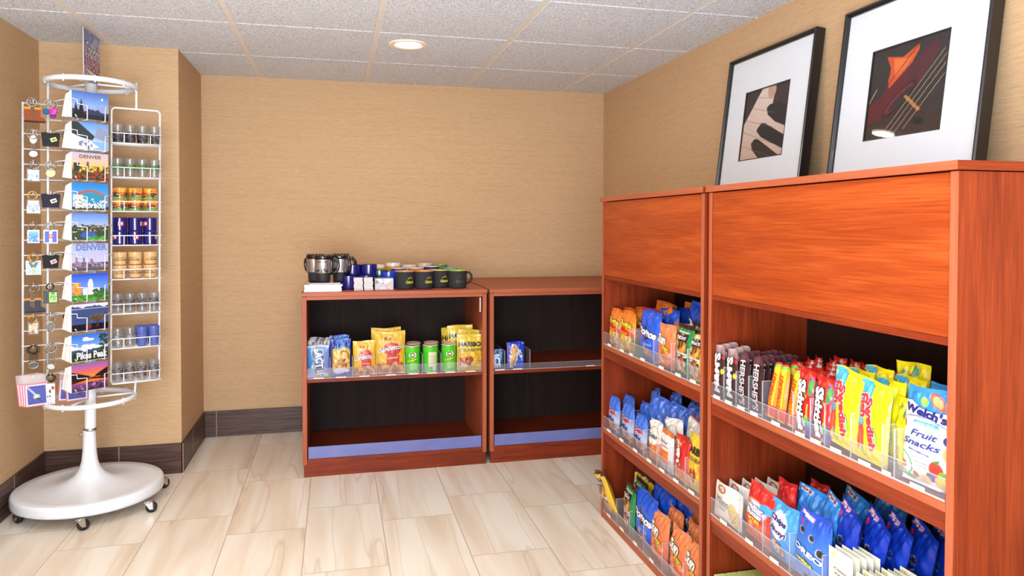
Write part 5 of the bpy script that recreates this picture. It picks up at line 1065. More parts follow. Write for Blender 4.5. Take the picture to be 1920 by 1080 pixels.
place('fish_crackers', 'snack_bag', 'orange and white cracker bag behind the small white packet', 'snack bag', (1.175, 2.375, ZB+.006), RZ+.1, .05, -.1, (.95,)*3)
for i, (y, x, z, tl) in enumerate(((2.30, 1.19, .016, .12), (2.23, 1.18, .016, .25), (2.22, 1.235, .025, .2), (2.13, 1.22, .025, .2), (2.07, 1.25, .03, .2))):
    place('white_cracker', 'snack_bag', 'white-topped red cracker bag leaning behind the gummy bags, %s from the left' % ['first', 'second', 'third', 'fourth', 'fifth'][i], 'snack bag', (x, y, ZB+z), RZ-.15, tl, .1, (1, 1, 1), 'white topped cracker bags')
place('red_cracker', 'snack_bag', 'red cracker bag with white letters beside the gold gummy bag, middle shelf', 'snack bag', (1.130, 2.232, ZB+.001), RZ, .03, .05)
col_('gummy', 'snack_bag', 'snack bag', 'yellow-gold gummy bear bag', 2.108, ZB, [1.134, 1.185], 'gummy bags middle shelf', seed=16, where=wb, scl=.93, tilt=.08)
wc = 'bottom shelf of the far bookcase'
place('potato_snack_yellow', 'snack_bag', 'yellow and black bag tipping out over the front of the bottom shelf', 'snack bag', (1.128, 2.835, ZCS+.004), RZ-.05, -.30, -.22, (1.0,)*3)
col_('potato_snack_green', 'snack_bag', 'snack bag', 'green and black potato snack bag', 2.700, ZCS, [1.140, 1.185, 1.235], 'green bags bottom shelf', seed=18, where=wc, scl=1.0, tilt=.05, rise=.012, drz=-.1)
for i, (y, x, z) in enumerate(((2.76, 1.20, .018), (2.66, 1.27, .03), (2.74, 1.27, .035))):
    place('potato_snack_yellow', 'snack_bag', 'yellow and black bag standing behind the green ones, %s from the left' % ['first', 'third', 'second'][i], 'snack bag', (x, y, ZCS+z), RZ+.2, .12, .15, (1, 1, 1.0), 'yellow bags bottom shelf')
col_('tortilla_blue', 'snack_bag', 'snack bag', 'large blue tortilla chip bag', 2.555, ZCS, [1.148, 1.215, 1.28, 1.345], 'blue bags bottom shelf', seed=19, where=wc, scl=1.06, tilt=.04, rise=.008)
for i, (y, x) in enumerate(((2.44, 1.25), (2.40, 1.32), (2.30, 1.37))):
    place('tortilla_blue', 'snack_bag', 'crumpled blue bag behind the orange bags on the bottom shelf, %s' % ['nearest the front', 'in the middle', 'rearmost'][i], 'snack bag', (x, y, ZCS+.025), RZ+.3, .1, .1, (1, 1, 1), 'blue bags behind the orange ones')
for c_, (y, nm) in enumerate(((2.425, 'left'), (2.268, 'middle'), (2.105, 'right'))):
    col_('sun_chips', 'snack_bag', 'snack bag', 'orange multigrain chip bag in the %s row' % nm, y, ZCS, [1.142, 1.202, 1.262, 1.32][:4 if c_ else 3], 'multigrain bags bottom shelf', seed=30+c_, where='bottom shelf', scl=.97, tilt=.05, rise=.010, drz=-.05)

# sweets on the near bookcase
Z1, Z2, Z3 = .7185, .3655, .0325
w1 = 'sweets shelf'
for (key, y, n, dx, desc, cat, sc, tl) in (('button_candy', 1.972, 3, .021, 'brown button candy packet at the far left', 'candy packet', 1, .02), ('button_candy', 1.900, 3, .021, 'brown button candy packet beside the chocolate bars', 'candy packet', 1, .02)):
    for i in range(n): place(key, 'candy_packet', '%s, %s in its row' % (desc, ['frontmost', 'second', 'third'][i]), cat, (1.120+dx*i, y+.002*i, Z1+.001+.003*i), RZ, tl, 0, (sc,)*3, 'button candy packets')
for (y, nm, n) in ((1.836, 'left', 7), (1.768, 'right', 7)):
    for i in range(n): place('chocolate_bar', 'chocolate_bar', 'dark brown chocolate bar, %s in the %s stack' % (['frontmost', 'second', 'third', 'fourth', 'fifth', 'sixth', 'rearmost'][i], nm), 'chocolate bar', (1.118+.0175*i, y-.001*i, Z1+.001), RZ, .03, 0, (1, 1, 1+.012*(i % 3)), 'chocolate bars')
for i, (x, y, dy) in enumerate(((1.150, 1.722, 0), (1.172, 1.715, 0), (1.195, 1.722, 0))):
    place('chocolate_bar', 'chocolate_bar', 'dark bar standing between the chocolate bars and the yellow sticks, %s' % ['front', 'middle', 'rear'][i], 'chocolate bar', (x, y, Z1+.001), RZ, .03, 0, (.9, 1, .95), 'dark bars by the yellow sticks')
for i, (y, x, rl) in enumerate(((1.722, 1.122, -.20), (1.680, 1.124, -.10), (1.630, 1.121, -.16), (1.690, 1.158, -.1), (1.652, 1.158, -.06), (1.618, 1.158, .02))):
    place('fruit_chew', 'fruit_chew_stick', 'yellow and orange fruit chew stick, %s' % ['front row far left', 'front row middle', 'front row right', 'second row left', 'second row middle', 'second row right'][i], 'candy stick', (x, y-(.012), Z1+.002+abs(rl)*.01), RZ+.15, .03, -rl, (1, 1, 1), 'fruit chew sticks')
rg = random.Random(9); k = 0
for r_, x in enumerate((1.19, 1.222, 1.254, 1.286)):
    for c_, y in enumerate((1.70, 1.655, 1.61, 1.565, 1.52, 1.475)):
        if r_ == 3 and c_ < 1: continue
        place('red_candy_back', 'candy_packet', 'red candy packet top, %s from the left in the %s of the packed rows' % (['first', 'second', 'third', 'fourth', 'fifth', 'sixth'][c_], ['front', 'second', 'third', 'rear'][r_]), 'candy packet', (x, y+rg.uniform(-.004, .004), Z1+.001+.004*r_), RZ+rg.uniform(-.2, .2), rg.uniform(0, .08), rg.uniform(-.06, .06), (.72, .9, .93), 'packed red candy packets')
for i, (x) in enumerate((1.122, 1.152)):
    place('rainbow_candy', 'candy_packet', 'red rainbow candy packet left of the pair, %s' % ['front', 'behind'][i], 'candy packet', (x, 1.565, Z1+.001), RZ, .03, .03, (.95, 1, .96), 'rainbow candy packets')
    place('rainbow_candy', 'candy_packet', 'red rainbow candy packet right of the pair, %s' % ['front', 'behind'][i], 'candy packet', (x, 1.497, Z1+.001), RZ, .03, .03, (.95, 1, .93), 'rainbow candy packets')
place('rainbow_candy_purple', 'candy_packet', 'purplish red candy packet next to the yellow gummy fish', 'candy packet', (1.150, 1.450, Z1+.001), RZ, .04, 0, (.8, 1, .92))
for (y, nm, sc, rl) in ((1.432, 'left', 1.0, .10), (1.338, 'right', .98, .04)):
    place('gummy_fish', 'candy_bag', 'yellow gummy fish bag with red letters, %s of the front two' % nm, 'candy bag', (1.126, y, Z1+.002+.004*(nm == 'left')), RZ, .04, rl, (sc,)*3, 'gummy fish bags')
    for i in range(2): place('gummy_fish', 'candy_bag', 'yellow gummy fish bag, %s one behind the %s front bag' % (['first', 'second'][i], nm), 'candy bag', (1.160+.032*i, y-.012-.02*i, Z1+.004+.008*i), RZ-.1, .05, -.05, (sc,)*3, 'gummy fish bags')
place('gummy_fish_back', 'candy_bag', 'plain yellow candy bag sticking up highest at the back', 'candy bag', (1.235, 1.345, Z1+.032), RZ, .02, -.02, (1, 1, 1))
place('gummy_fish_back', 'candy_bag', 'plain yellow candy bag beside the white fruit snack bag', 'candy bag', (1.148, 1.262, Z1+.002), RZ-.2, .02, .02, (.8, 1, .86))
place('gummy_fish_back', 'candy_bag', 'plain yellow candy bag behind the second gummy fish bag', 'candy bag', (1.19, 1.285, Z1+.002), RZ-.2, .02, .02, (.9, 1, .92))
place('fruit_snacks', 'snack_bag', 'white and blue fruit snack bag with pictured fruit, frontmost', 'snack bag', (1.134, 1.190, Z1+.001), RZ+.03, .06, 0, (1, 1, .97), 'fruit snack bags')
place('fruit_snacks', 'snack_bag', 'blue fruit snack bag half hidden behind the front one', 'snack bag', (1.182, 1.183, Z1+.001), RZ, .04, 0, (.96, 1, .99), 'fruit snack bags')
# cookies shelf
for i in range(5):
    place('milano', 'cookie_pack', 'white biscuit pack with a pictured cookie, %s of five' % ['frontmost', 'second', 'third', 'fourth', 'rearmost'][i], 'cookie pack', (1.124+.040*i, 1.925-.004*i, Z2+.001), RZ, .06, 0, (1, 1, 1.0), 'white biscuit packs')
place('peanut_cookies', 'cookie_bag', 'red bag of peanut cookies in front', 'cookie bag', (1.136, 1.785, Z2+.001), RZ, .05, .10, (.98, 1, .96), 'red cookie bags')
place('red_pouch', 'cookie_bag', 'plain red bag top behind the front red bag', 'cookie bag', (1.195, 1.745, Z2+.006), RZ-.2, .08, -.12, (1, 1, 1.0), 'red cookie bags')
place('red_pouch', 'cookie_bag', 'plain red bag rearmost among the blue bags', 'cookie bag', (1.262, 1.700, Z2+.012), RZ-.2, .08, -.12, (.9, 1, 1.0), 'red cookie bags')
place('chip_cookies', 'cookie_bag', 'light blue chocolate chip cookie bag in front', 'cookie bag', (1.136, 1.668, Z2+.001), RZ, .05, .02, (1, 1, .92), 'light blue cookie bags')
place('cookies_bigbag', 'cookie_bag', 'light blue bag with a small white label, left of the crumpled ones', 'cookie bag', (1.205, 1.665, Z2+.008), RZ, .12, 0, (1, 1, .98), 'crumpled blue bags')
place('cookies_bigbag', 'cookie_bag', 'light blue bag with a small white label, middle of the crumpled ones', 'cookie bag', (1.195, 1.575, Z2+.012), RZ-.25, .12, .12, (1, 1, 1), 'crumpled blue bags')
place('cookies_bigbag', 'cookie_bag', 'blue bag with a white label behind the crumpled ones', 'cookie bag', (1.265, 1.585, Z2+.014), RZ-.2, .10, .10, (1, 1, 1), 'crumpled blue bags')
place('cookies_bigbag', 'cookie_bag', 'blue bag with a white label rearmost on the cookie shelf', 'cookie bag', (1.325, 1.545, Z2+.014), RZ-.2, .10, .10, (1, 1, 1), 'crumpled blue bags')
place('sandwich_cookies', 'cookie_bag', 'blue mini sandwich cookie bag, frontmost', 'cookie bag', (1.134, 1.545, Z2+.001), RZ, .04, .03, (1, 1, .90), 'sandwich cookie bags')
for i, (x, y, z, tl, rl) in enumerate(((1.225, 1.475, .010, .10, .26), (1.255, 1.440, .010, .10, .22), (1.292, 1.405, .006, .10, .18), (1.328, 1.375, .002, .08, .16), (1.362, 1.350, .001, .06, .1), (1.190, 1.520, .016, .10, .2))):
    place('sandwich_cookies_dark', 'cookie_bag', 'deep blue sandwich cookie bag behind the front one, %s' % ['nearest', 'second', 'third', 'fourth', 'rearmost', 'raised above the others'][i], 'cookie bag', (x, y, Z2+.002+z), RZ-.35, tl, rl, (1, 1, 1), 'sandwich cookie bags')
# eye drop cards and small carded packs
def carded(key, w, h, L, T, pk):
    mb = panel_mesh(key, w, h, (242, 238, 212), L, T, 24, 36, .0012, 'printed_card')
    if pk: mb.mat('printed_card').color(pk).box(-w*.36, w*.36, -.012, 0, h*.06, h*.40)
    return mb.mesh(key)
m1 = carded('eye_drop_card', .078, .128, [('p', [(0, 0), (1, 0), (1, .40), (.7, .46), (.3, .40), (0, .45)], (216, 50, 130)), ('e', .2, .88, .09, .05, (232, 220, 140)), ('r', .55, .78, .86, .885, (40, 40, 40)), ('p', [(.35, 0), (.6, .0), (.6, .16), (.35, .16)], (240, 200, 220))], [('Clear', .5, .66, .56, .08, (120, 110, 90)), ('eyes', .5, .57, .5, .07, (120, 110, 90))], (206, 40, 120))
m2 = carded('blister_card', .052, .110, [('e', .2, .90, .13, .055, (236, 226, 140)), ('ring', .2, .90, .13, .055, .2, (190, 180, 90)), ('r', .5, .8, .84, .87, (30, 34, 30)), ('r', .15, .85, .70, .72, (180, 176, 150)), ('r', .15, .7, .65, .665, (180, 176, 150))], [('relief', .5, .78, .5, .05, (150, 140, 110))], (236, 232, 214))
for i in range(5):
    o = link('eye_drop_card', m1, None, (1.096+.015*i, (1.425-.003*i)*.973, Z2+.0015), (0, 0, RZ)); tag(o, 'cream and pink eye drop card, %s in its row' % ['frontmost', 'second', 'third', 'fourth', 'rearmost'][i], 'carded pack', 'eye drop cards')
COLN = ['first', 'second', 'third', 'fourth']
for c_, (y, n, rise) in enumerate(((1.340, 8, 0), (1.280, 7, 0), (1.222, 8, 0), (1.164, 9, 0))):
    for i in range(n):
        x = 1.094+.0150*i
        o = link('blister_card', m2, None, (x, y*.975-.001*i, Z2+.0015+(.004 if i % 3 == 1 else 0)), (0, 0, RZ))
        tag(o, 'small cream blister card, %s back in the %s row from the pink cards' % (['frontmost', 'second', 'third', 'fourth', 'fifth', 'sixth', 'seventh', 'eighth', 'ninth'][i], COLN[c_]), 'carded pack', 'cream blister cards')
# boxes on the lowest shelf of the near bookcase
mgum = MB().mat('printed_card').color((196, 60, 70)).box(-.044, .044, -.016, .016, 0, .154)
mgum.color((214, 224, 130)).box(-.0445, .0445, -.0165, .0165, .134, .1545)
for i in range(8): mgum.color((60, 110, 50)).box(-.042+.0105*i, -.0365+.0105*i, -.017, -.0160, .140, .148)
L_ = [('r', 0, 1, .0, .86, (200, 56, 76)), ('r', 0, 1, .86, 1, (214, 226, 130))]
put_texts(mgum, [('Junior', .5, .72, .8, .2, (250, 220, 226), {'bold': .05}), ('Mints', .5, .5, .7, .2, (250, 220, 226), {'bold': .05})], .088, .142, lambda x, z, l: (x, -.0162-l, z), 'printed_card')
mgm = mgum.mesh('candy_box')
k = 0
for c_, y in enumerate((1.925, 1.83, 1.735)):
    for i in range(4):
        o = link('candy_box', mgm, None, (1.108+.037*i, y*.98, Z3+.001), (0, 0, RZ)); tag(o, 'red candy box with pale green top, %s in the %s lowest-shelf row' % (['frontmost', 'second', 'third', 'rearmost'][i], ['left', 'middle', 'right'][c_]), 'candy box', 'red and green candy boxes')

# clear trays: front lip, dividers and price labels
def tray(label, y0, y1, z, divs, x=1.0872, depth=.30, lip=.05, dh=.10):
    t = thing('acrylic_tray', label, 'shelf tray', (x, (y0+y1)/2, z)); divs = sorted(v*.973 for v in divs)
    mb = MB().mat('acrylic').box(x, x+.002, y0, y1, z, z+lip); build('front_lip', mb, t)
    mb = MB().mat('acrylic_edge').box(x-.0002, x+.0022, y0, y1, z+lip, z+lip+.0012).box(x-.0006, x, y0, y1, z, z+.004); build('lip_edge', mb, t)
    for y in divs:
        mb = MB().mat('acrylic').box(x+.002, x+depth, y-.0008, y+.0008, z, z+dh)
        mb.mat('acrylic_edge').box(x+.0022, x+.0036, y-.0012, y+.0012, z, z+dh).box(x+.002, x+depth, y-.0012, y+.0012, z+dh, z+dh+.001)
        build('divider', mb, t)
    rg = random.Random(int(z*1000)); yy = [y0]+list(divs)+[y1]
    for a, b in zip(yy[:-1], yy[1:]):
        c = (a+b)/2; wl = min(.018, (b-a)*.36)
        mb = MB().mat('label_paper').box(x-.0016, x-.0006, c-wl, c+wl, z+.0005, z+.011); o = build('price_label', mb, t)
    return t
tray('clear plastic tray along the upper shelf of the far bookcase', 2.018, 2.842, .7325, (2.785, 2.645, 2.600, 2.425, 2.282, 2.165))
tray('clear plastic tray along the middle shelf of the far bookcase', 2.018, 2.842, .3805, (2.785, 2.645, 2.510, 2.392, 2.292, 2.176))
tray('clear plastic tray along the bottom shelf of the far bookcase', 2.018, 2.842, .0305, (2.775, 2.640, 2.505, 2.345, 2.186))
tray('clear plastic tray along the sweets shelf of the near bookcase', 1.096, 1.948, .7165, (1.935, 1.868, 1.802, 1.735, 1.600, 1.531, 1.478, 1.388, 1.292, 1.258), lip=.042)
tray('clear plastic tray along the cookie shelf of the near bookcase', 1.096, 1.948, .3635, (1.846, 1.727, 1.608, 1.480, 1.372, 1.310, 1.250, 1.192), lip=.05)

# ------------------------------------------------------------------ low bookcase snacks
zs = .4795
YS = 3.672
place('popcorn', 'popcorn_pack', 'blue popcorn pack with popped corn pictured, front left of the snack shelf', 'snack pack', (-.085, YS, zs), 0, .03)
for i in range(3): place('popcorn_back', 'popcorn_pack', 'silvery popcorn pack %s behind the blue one' % ['first', 'second', 'third'][i], 'snack pack', (-.082+.004*i, YS+.040+.028*i, zs+.014+.004*i), .0, .02, 0, (1, 1, 1.02), 'silvery popcorn packs')
place('peanuts', 'peanut_bag', 'blue and yellow peanut bag, frontmost', 'snack bag', (.025, YS+.002, zs), 0, .02, 0, (1, 1, .98), 'peanut bags')
place('peanuts', 'peanut_bag', 'blue peanut bag top showing behind the front one', 'snack bag', (.018, YS+.045, zs+.008), 0, .02, 0, (1, 1, 1), 'peanut bags')
place('snack_mix', 'snack_bag', 'smaller yellow snack mix bag with a red oval', 'snack bag', (.138, YS+.004, zs), 0, .03)
place('snack_mix_large', 'snack_bag', 'larger yellow snack mix bag with a red oval, in front', 'snack bag', (.265, YS+.008, zs), 0, .04, .01, (1, 1, .98), 'larger yellow snack mix bags')
place('snack_mix_large', 'snack_bag', 'larger yellow snack mix bag showing above the front one', 'snack bag', (.252, YS+.066, zs+.006), 0, .03, -.01, (1, 1, 1), 'larger yellow snack mix bags')
def can(label, loc, rz, grp, front=True):
    t = thing('crisp_can', label, 'snack can', loc, (0, 0, rz), grp)
    mb = MB().mat('printed_gloss'); R = .0385; h = .132
    def cf(a, z):
        v = z/h; da = (a+pi/2+pi) % (2*pi)-pi
        if 1.05 < abs(da) and abs(da) < 1.5 and .06 < v < .34 and da < 0: return s2l((236, 236, 232))
        if v < .03: return s2l((236, 240, 220))
        if abs(da-.25) < .45 and .12 < v < .40: return s2l((150, 220, 110))
        return s2l((72, 200, 36)) if v < .8 else s2l((84, 208, 44))
    mb.lathe([(R*.94, .0), (R, .003)]+[(R, .003+(h-.006)*i/30) for i in range(1, 31)]+[(R, h)], 64, colf=cf); build('tube', mb, t, world=False)
    mb = MB()
    def surf(x, z, l): a = -pi/2+x/R; r = R+.0002+l*.5; return (r*cos(a), r*sin(a), z)
    for (cu, cv, ru, rv, c, l) in ((.55, .70, .022, .018, (30, 60, 30), .0001), (.55, .70, .020, .016, (246, 244, 236), .0004), (.56, .70, .013, .010, (150, 40, 40), .0008), (.56, .705, .009, .004, (246, 236, 226), .0012)):
        mb.mat('printed_card').color(c); n = 18; x0 = (cu-.5)*.08
        mb.add([surf(x0+ru*cos(2*pi*i/n), cv*h+rv*sin(2*pi*i/n), l) for i in range(n)], [tuple(range(n))])
    put_texts(mb, [('Pringles', .52, .50, .62, .16, (246, 220, 50), {'rot': 18, 'bold': .05, 'out': (40, 80, 30), 'ob': .12})], 2*R, h, surf, 'printed_card')
    build('lettering', mb, t, world=False)
    mb = MB().mat('steel').lathe([(R-.001, h-.001), (R+.0012, h), (R+.0012, h+.002), (R-.001, h+.003)], 40); build('rim', mb, t, world=False)
    mb = MB().mat('pringles_lid').lathe([(R-.001, h+.0005), (R+.0004, h+.0025), (R-.001, h+.006), (R-.005, h+.0055), (R-.007, h+.004), (.0001, h+.004)], 40); build('lid', mb, t, world=False)
    return t
c0 = can('green crisp can left of the front three', (.378, YS+.025, zs), -.15, 'green crisp cans')
dup(c0, (.470, YS+.025, zs), (0, 0, 1.75), 'green crisp can in the middle of the front three', 'green crisp cans')
dup(c0, (.566, YS+.025, zs), (0, 0, -.12), 'green crisp can right of the front three', 'green crisp cans')
mb = panel_mesh('nutrition_label', .046, .074, (226, 222, 180), [('r', .08, .92, .1*i+.03, .1*i+.045, (160, 150, 110)) for i in range(10)], (), 20, 40)
# wrap the panel onto the middle can
lab_me = mb
vs = []
for v in lab_me.v:
    a = -pi/2+1.75*0+v[0]/.0385; r = .0392-min(v[1], 0); vs.append((r*cos(a), r*sin(a), .030+v[2]))
lab_me.v = vs
mid = [o for o in COL.objects if o.get('label') == 'green crisp can in the middle of the front three'][0]
nl = link('nutrition_label', lab_me.mesh('nutrition_label'), mid, (0, 0, 0), (0, 0, -1.75+.25))
for i, (x, lab) in enumerate(((.392, 'left'), (.486, 'middle'), (.580, 'right'))): dup(c0, (x, YS+.112, zs), (0, 0, 2.2+i), 'green crisp can %s of the row behind' % lab, 'green crisp cans')
place('gummy', 'candy_bag', 'yellow gummy bear bag with big black letters, frontmost by the cabinet side', 'snack bag', (.672, YS+.004, zs), 0, .03, 0, (1, 1, 1.0), 'gummy bear bags low bookcase')
place('gummy', 'candy_bag', 'yellow gummy bear bag raised behind the front one', 'snack bag', (.640, YS+.075, zs+.028), 0, .02, -.04, (1, 1, 1.04), 'gummy bear bags low bookcase')
place('gummy', 'candy_bag', 'yellow gummy bear bag just right of the raised one', 'snack bag', (.672, YS+.045, zs+.014), .05, .02, .06, (1, 1, 1.0), 'gummy bear bags low bookcase')
place('gummy', 'candy_bag', 'yellow gummy bear bag peeping out left of the raised one', 'snack bag', (.610, YS+.112, zs+.012), -.5, .02, -.05, (1, 1, 1.02), 'gummy bear bags low bookcase')
def tray_y(label, x0, x1, z, divs, y=3.639, depth=.25, lip=.05, dh=.10, labels=True):
    t = thing('acrylic_tray', label, 'shelf tray', ((x0+x1)/2, y, z))
    mb = MB().mat('acrylic').box(x0, x1, y, y+.002, z, z+lip); build('front_lip', mb, t)
    mb = MB().mat('acrylic_edge').box(x0, x1, y-.0002, y+.0022, z+lip, z+lip+.001).box(x0, x1, y-.0008, y, z, z+.003); build('lip_edge', mb, t)
    for x in divs:
        mb = MB().mat('acrylic').box(x-.0008, x+.0008, y+.002, y+depth, z, z+dh)
        mb.mat('acrylic_edge').box(x-.0012, x+.0012, y+.0022, y+.0036, z, z+dh).box(x-.0012, x+.0012, y+.002, y+depth, z+dh, z+dh+.001)
        build('divider', mb, t)
    if labels:
        xx = [x0]+list(divs)+[x1]
        for a, b in zip(xx[:-1], xx[1:]):
            mb = MB().mat('label_paper').box((a+b)/2-.025, (a+b)/2+.025, y-.0018, y-.0008, z+.0003, z+.006); build('price_label', mb, t)
    return t
tray_y('clear plastic tray along the snack shelf of the left low bookcase', -.135, .728, .4785, (-.028, .078, .196, .335, .424, .518, .612))
tray_y('clear plastic tray with two packets on the right low bookcase', .795, 1.652, .4785, (.850, .985), lip=.03)
place('mint_pouch', 'mint_pouch', 'small blue pouch with white letters behind the cabinet edge', 'candy pouch', (.815, 3.672, zs), 0, .03)
place('toaster_pastry', 'pastry_pouch', 'blue toaster pastry pouch alone on the right low bookcase shelf', 'snack pack', (.915, 3.672, zs), .0, .03)

# ------------------------------------------------------------------ things on top of the left low bookcase
zt = .9015
def slab(name, label, cat, x0, x1, y0, y1, z0, z1, cover, page, rz=0, group=None):
    t = thing(name, label, cat, ((x0+x1)/2, (y0+y1)/2, z0), (0, 0, rz), group)
    w, d, h = (x1-x0)/2, (y1-y0)/2, z1-z0
    mb = MB().mat('printed_card').color(page).box(-w+.002, w-.002, -d+.001, d-.001, .0012, h-.0012); build('pages', mb, t, world=False)
    mb = MB().mat('printed_gloss').color(cover).box(-w, w, -d, d, 0, .0012).box(-w, w, -d, d, h-.0012, h).box(-w, -w+.001, -d, d, 0, h); build('cover', mb, t, world=False)
    return t
slab('book', 'white paged book at the bottom of the pile', 'book', -.150, .030, 3.655, 3.90, zt, zt+.013, (232, 232, 230), (228, 226, 224), 0, None)
slab('book', 'white paged book in the middle of the pile', 'book', -.148, .028, 3.657, 3.90, zt+.0132, zt+.027, (226, 226, 226), (230, 228, 226), .01, None)
slab('book', 'thin white book with a dark cover edge near the top of the pile', 'book', -.146, .036, 3.652, 3.89, zt+.0272, zt+.034, (240, 240, 240), (220, 216, 210), -.02, None)
slab('magazine', 'dark red magazine on top of the book pile', 'magazine', -.128, .022, 3.66, 3.88, zt+.0342, zt+.043, (110, 40, 60), (176, 150, 156), .02, None)
def travel_mug(label, loc, rz, grp):
    t = thing('travel_mug', label, 'travel mug', loc, (0, 0, rz), grp); R = .041
    mb = MB().mat('matte_black').lathe([(0, 0), (.032, 0), (.034, .004), (.036, .04), (R, .050)], 32); build('base', mb, t, world=False)
    mb = MB().mat('silver_metal').lathe([(R-.0005, .046), (R+.0004, .048), (R+.0014, .112), (R+.001, .114)], 40)
    mb.mat('gloss_black'); def_pts = []
    def surf(x, z, l): a = -pi/2+x/R; r = R+.0012+l*.5; return (r*cos(a), r*sin(a), z)
    for (ox, s) in ((-.020, .8), (.006, 1.0), (.024, .7), (-.045, .8)):     # little animals and trees round the foot
        pl = [(-.010, 0), (-.008, .007), (-.009, .011), (-.003, .013), (.004, .013), (.007, .018), (.011, .017), (.010, .012), (.008, .010), (.0075, 0), (.0055, 0), (.005, .006), (-.004, .006), (-.006, 0)]
        mb.add([surf(ox+x*s, .050+z*s*1.1, .0004) for x, z in pl], [tuple(range(len(pl)))])
    mb.add([surf(x, z, .0003) for x, z in [(-.05, .048), (-.025, .048), (0, .048), (.025, .048), (.05, .048), (.05, .052), (.025, .051), (0, .052), (-.025, .0505), (-.05, .052)]], [(0, 1, 8, 9), (1, 2, 7, 8), (2, 3, 6, 7), (3, 4, 5, 6)])
    put_texts(mb, [('Colorado', .5, .84, .62, .10, (30, 30, 34), {'shear': .3})], 2*R, .122, surf, 'printed_card')
    build('steel_sleeve', mb, t, world=False)
    mb = MB().mat('gloss_black').lathe([(R+.001, .112), (R+.003, .116), (R+.004, .128), (R+.001, .133), (R-.004, .1345), (R-.008, .131), (.0001, .131)], 40)
    for k in range(14):
        a = 2*pi*k/14; mb.lathe([(.0, .132), (.0042, .132), (.0034, .1365), (0, .1375)], 8, ((R-.004)*cos(a), (R-.004)*sin(a), 0))
    build('lid', mb, t, world=False)
    mb = MB().mat('gloss_black').tube([(R-.002, 0, .112), (R+.016, 0, .118), (R+.031, 0, .105), (R+.034, 0, .082), (R+.028, 0, .058), (R+.014, 0, .045), (R-.004, 0, .040)], [.007, .008, .0085, .0085, .008, .007, .006], 8); build('handle', mb, t, world=False)
    return t
tm = travel_mug('silver travel mug with black animals, right-hand front', (-.060, 3.72, zt+.0435), -.15, 'travel mugs on the book pile')
dup(tm, (.022, 3.775, zt+.043), (0, 0, -.9), 'silver travel mug turned so its black handle faces front', 'travel mugs on the book pile')
dup(tm, (-.100, 3.805, zt+.0435), (0, 0, 2.3), 'silver travel mug at the back left of the pile', 'travel mugs on the book pile')
dup(tm, (.030, 3.87, zt+.001), (0, 0, .2), 'silver travel mug standing behind with its handle to the right', 'travel mugs on the book pile', (1, 1, 1.3))
def mug(name, label, cat, loc, rz, outer, inner, R=.045, h=.088, texts=(), grp=None, squat=False, band=None, line=None):
    t = thing(name, label, cat, loc, (0, 0, rz), grp)
    mb = MB().mat('printed_matte' if squat else 'printed_gloss')
    prof = [(0, 0), (R*.86, 0), (R*.90, .002), (R*.93, .008)]+[(R*(.93+.07*math.sqrt(i/10)), .008+(h-.008)*i/10) for i in range(1, 11)]
    def cf(a, z):
        if band and z > h*band[0]: return s2l(band[1])
        return s2l(outer)
    mb.lathe(prof, 40, colf=cf)
    if texts or line:
        def surf(x, z, l): a = -pi/2+x/R; r = R*(.93+.07*math.sqrt(max(0, min(1, (z-.008)/(h-.008)))))+.0003+l*.5; return (r*cos(a), r*sin(a), z)
        put_texts(mb, texts, 2*R, h, surf, 'printed_card')
        if line:
            mb.mat('printed_card').color(line); pts = [(-.014, .050), (-.009, .056), (-.006, .054), (-.001, .062), (.003, .057), (.006, .060), (.013, .052)]
            mb.add([surf(x, z+d, .001) for d in (0, .0028) for x, z in pts], [(i, i+1, i+8, i+7) for i in range(6)])
    build('body', mb, t, world=False)
    mb = MB().mat('printed_gloss').color(inner).lathe([(R*.86, .006), (R*.955, h-.006), (R*.955, h-.001), (R*.975, h+.0012), (R*1.0, h)], 40).lathe([(0, .0062), (R*.86, .006)], 40); build('inside', mb, t, world=False)
    mb = MB().mat('printed_matte' if squat else 'printed_gloss').color(outer).tube([(R*.96, 0, h*.86), (R+.014, 0, h*.90), (R+.026, 0, h*.74), (R+.027, 0, h*.52), (R+.018, 0, h*.32), (R*.93, 0, h*.22)], [.0055, .006, .006, .006, .0055, .005], 8); build('handle', mb, t, world=False)
    return t
CT = [('Colorado', .62, .40, .50, .13, (236, 222, 70), {'shear': .3, 'bold': .04})]
def blk(label, loc, rz, inner=(232, 200, 70), dark=False):
    return mug('souvenir_mug', label, 'mug', loc, rz, (38, 38, 40), inner, .0485, .090, [('Colorado', .5, .42, .46, .15, (56, 74, 52) if dark else (232, 216, 60), {'shear': .3, 'bold': .04})], 'black mugs on the low bookcase', True, None, (50, 66, 48) if dark else (232, 216, 60))
blk('black mug with yellow letters, leftmost of the front four', (.345, 3.735, zt), .50)
blk('black mug with yellow letters, second of the front four', (.442, 3.735, zt), .50)
blk('black mug with yellow letters, third and half hidden behind the end mug', (.535, 3.790, zt), .35, (230, 220, 60))
blk('black mug with faint green letters and its handle to the right', (.620, 3.745, zt), .10, (196, 214, 60), True)
def m_(label, x, y, z, rz, outer, inner, grp, h=.088, R=.043, texts=(), band=None, name='souvenir_mug'): return mug(name, label, 'mug', (x, y, z), rz, outer, inner, R, h, texts, grp, False, band)
m_('red mug behind the leftmost black mug', .345, 3.842, zt, 1, (206, 60, 60), (220, 90, 110), 'mugs in the second row')
m_('red mug with a blue band behind the second black mug', .440, 3.842, zt, 1, (196, 50, 50), (226, 90, 90), 'mugs in the second row', band=(.8, (60, 80, 190)))
m_('pink and blue mug behind the third black mug', .515, 3.897, zt, 1.5, (80, 80, 190), (206, 130, 190), 'mugs in the second row')
m_('white and blue mug in the third row, left', .330, 3.945, zt, 1, (40, 70, 190), (240, 236, 230), 'mugs in the third row', h=.094)
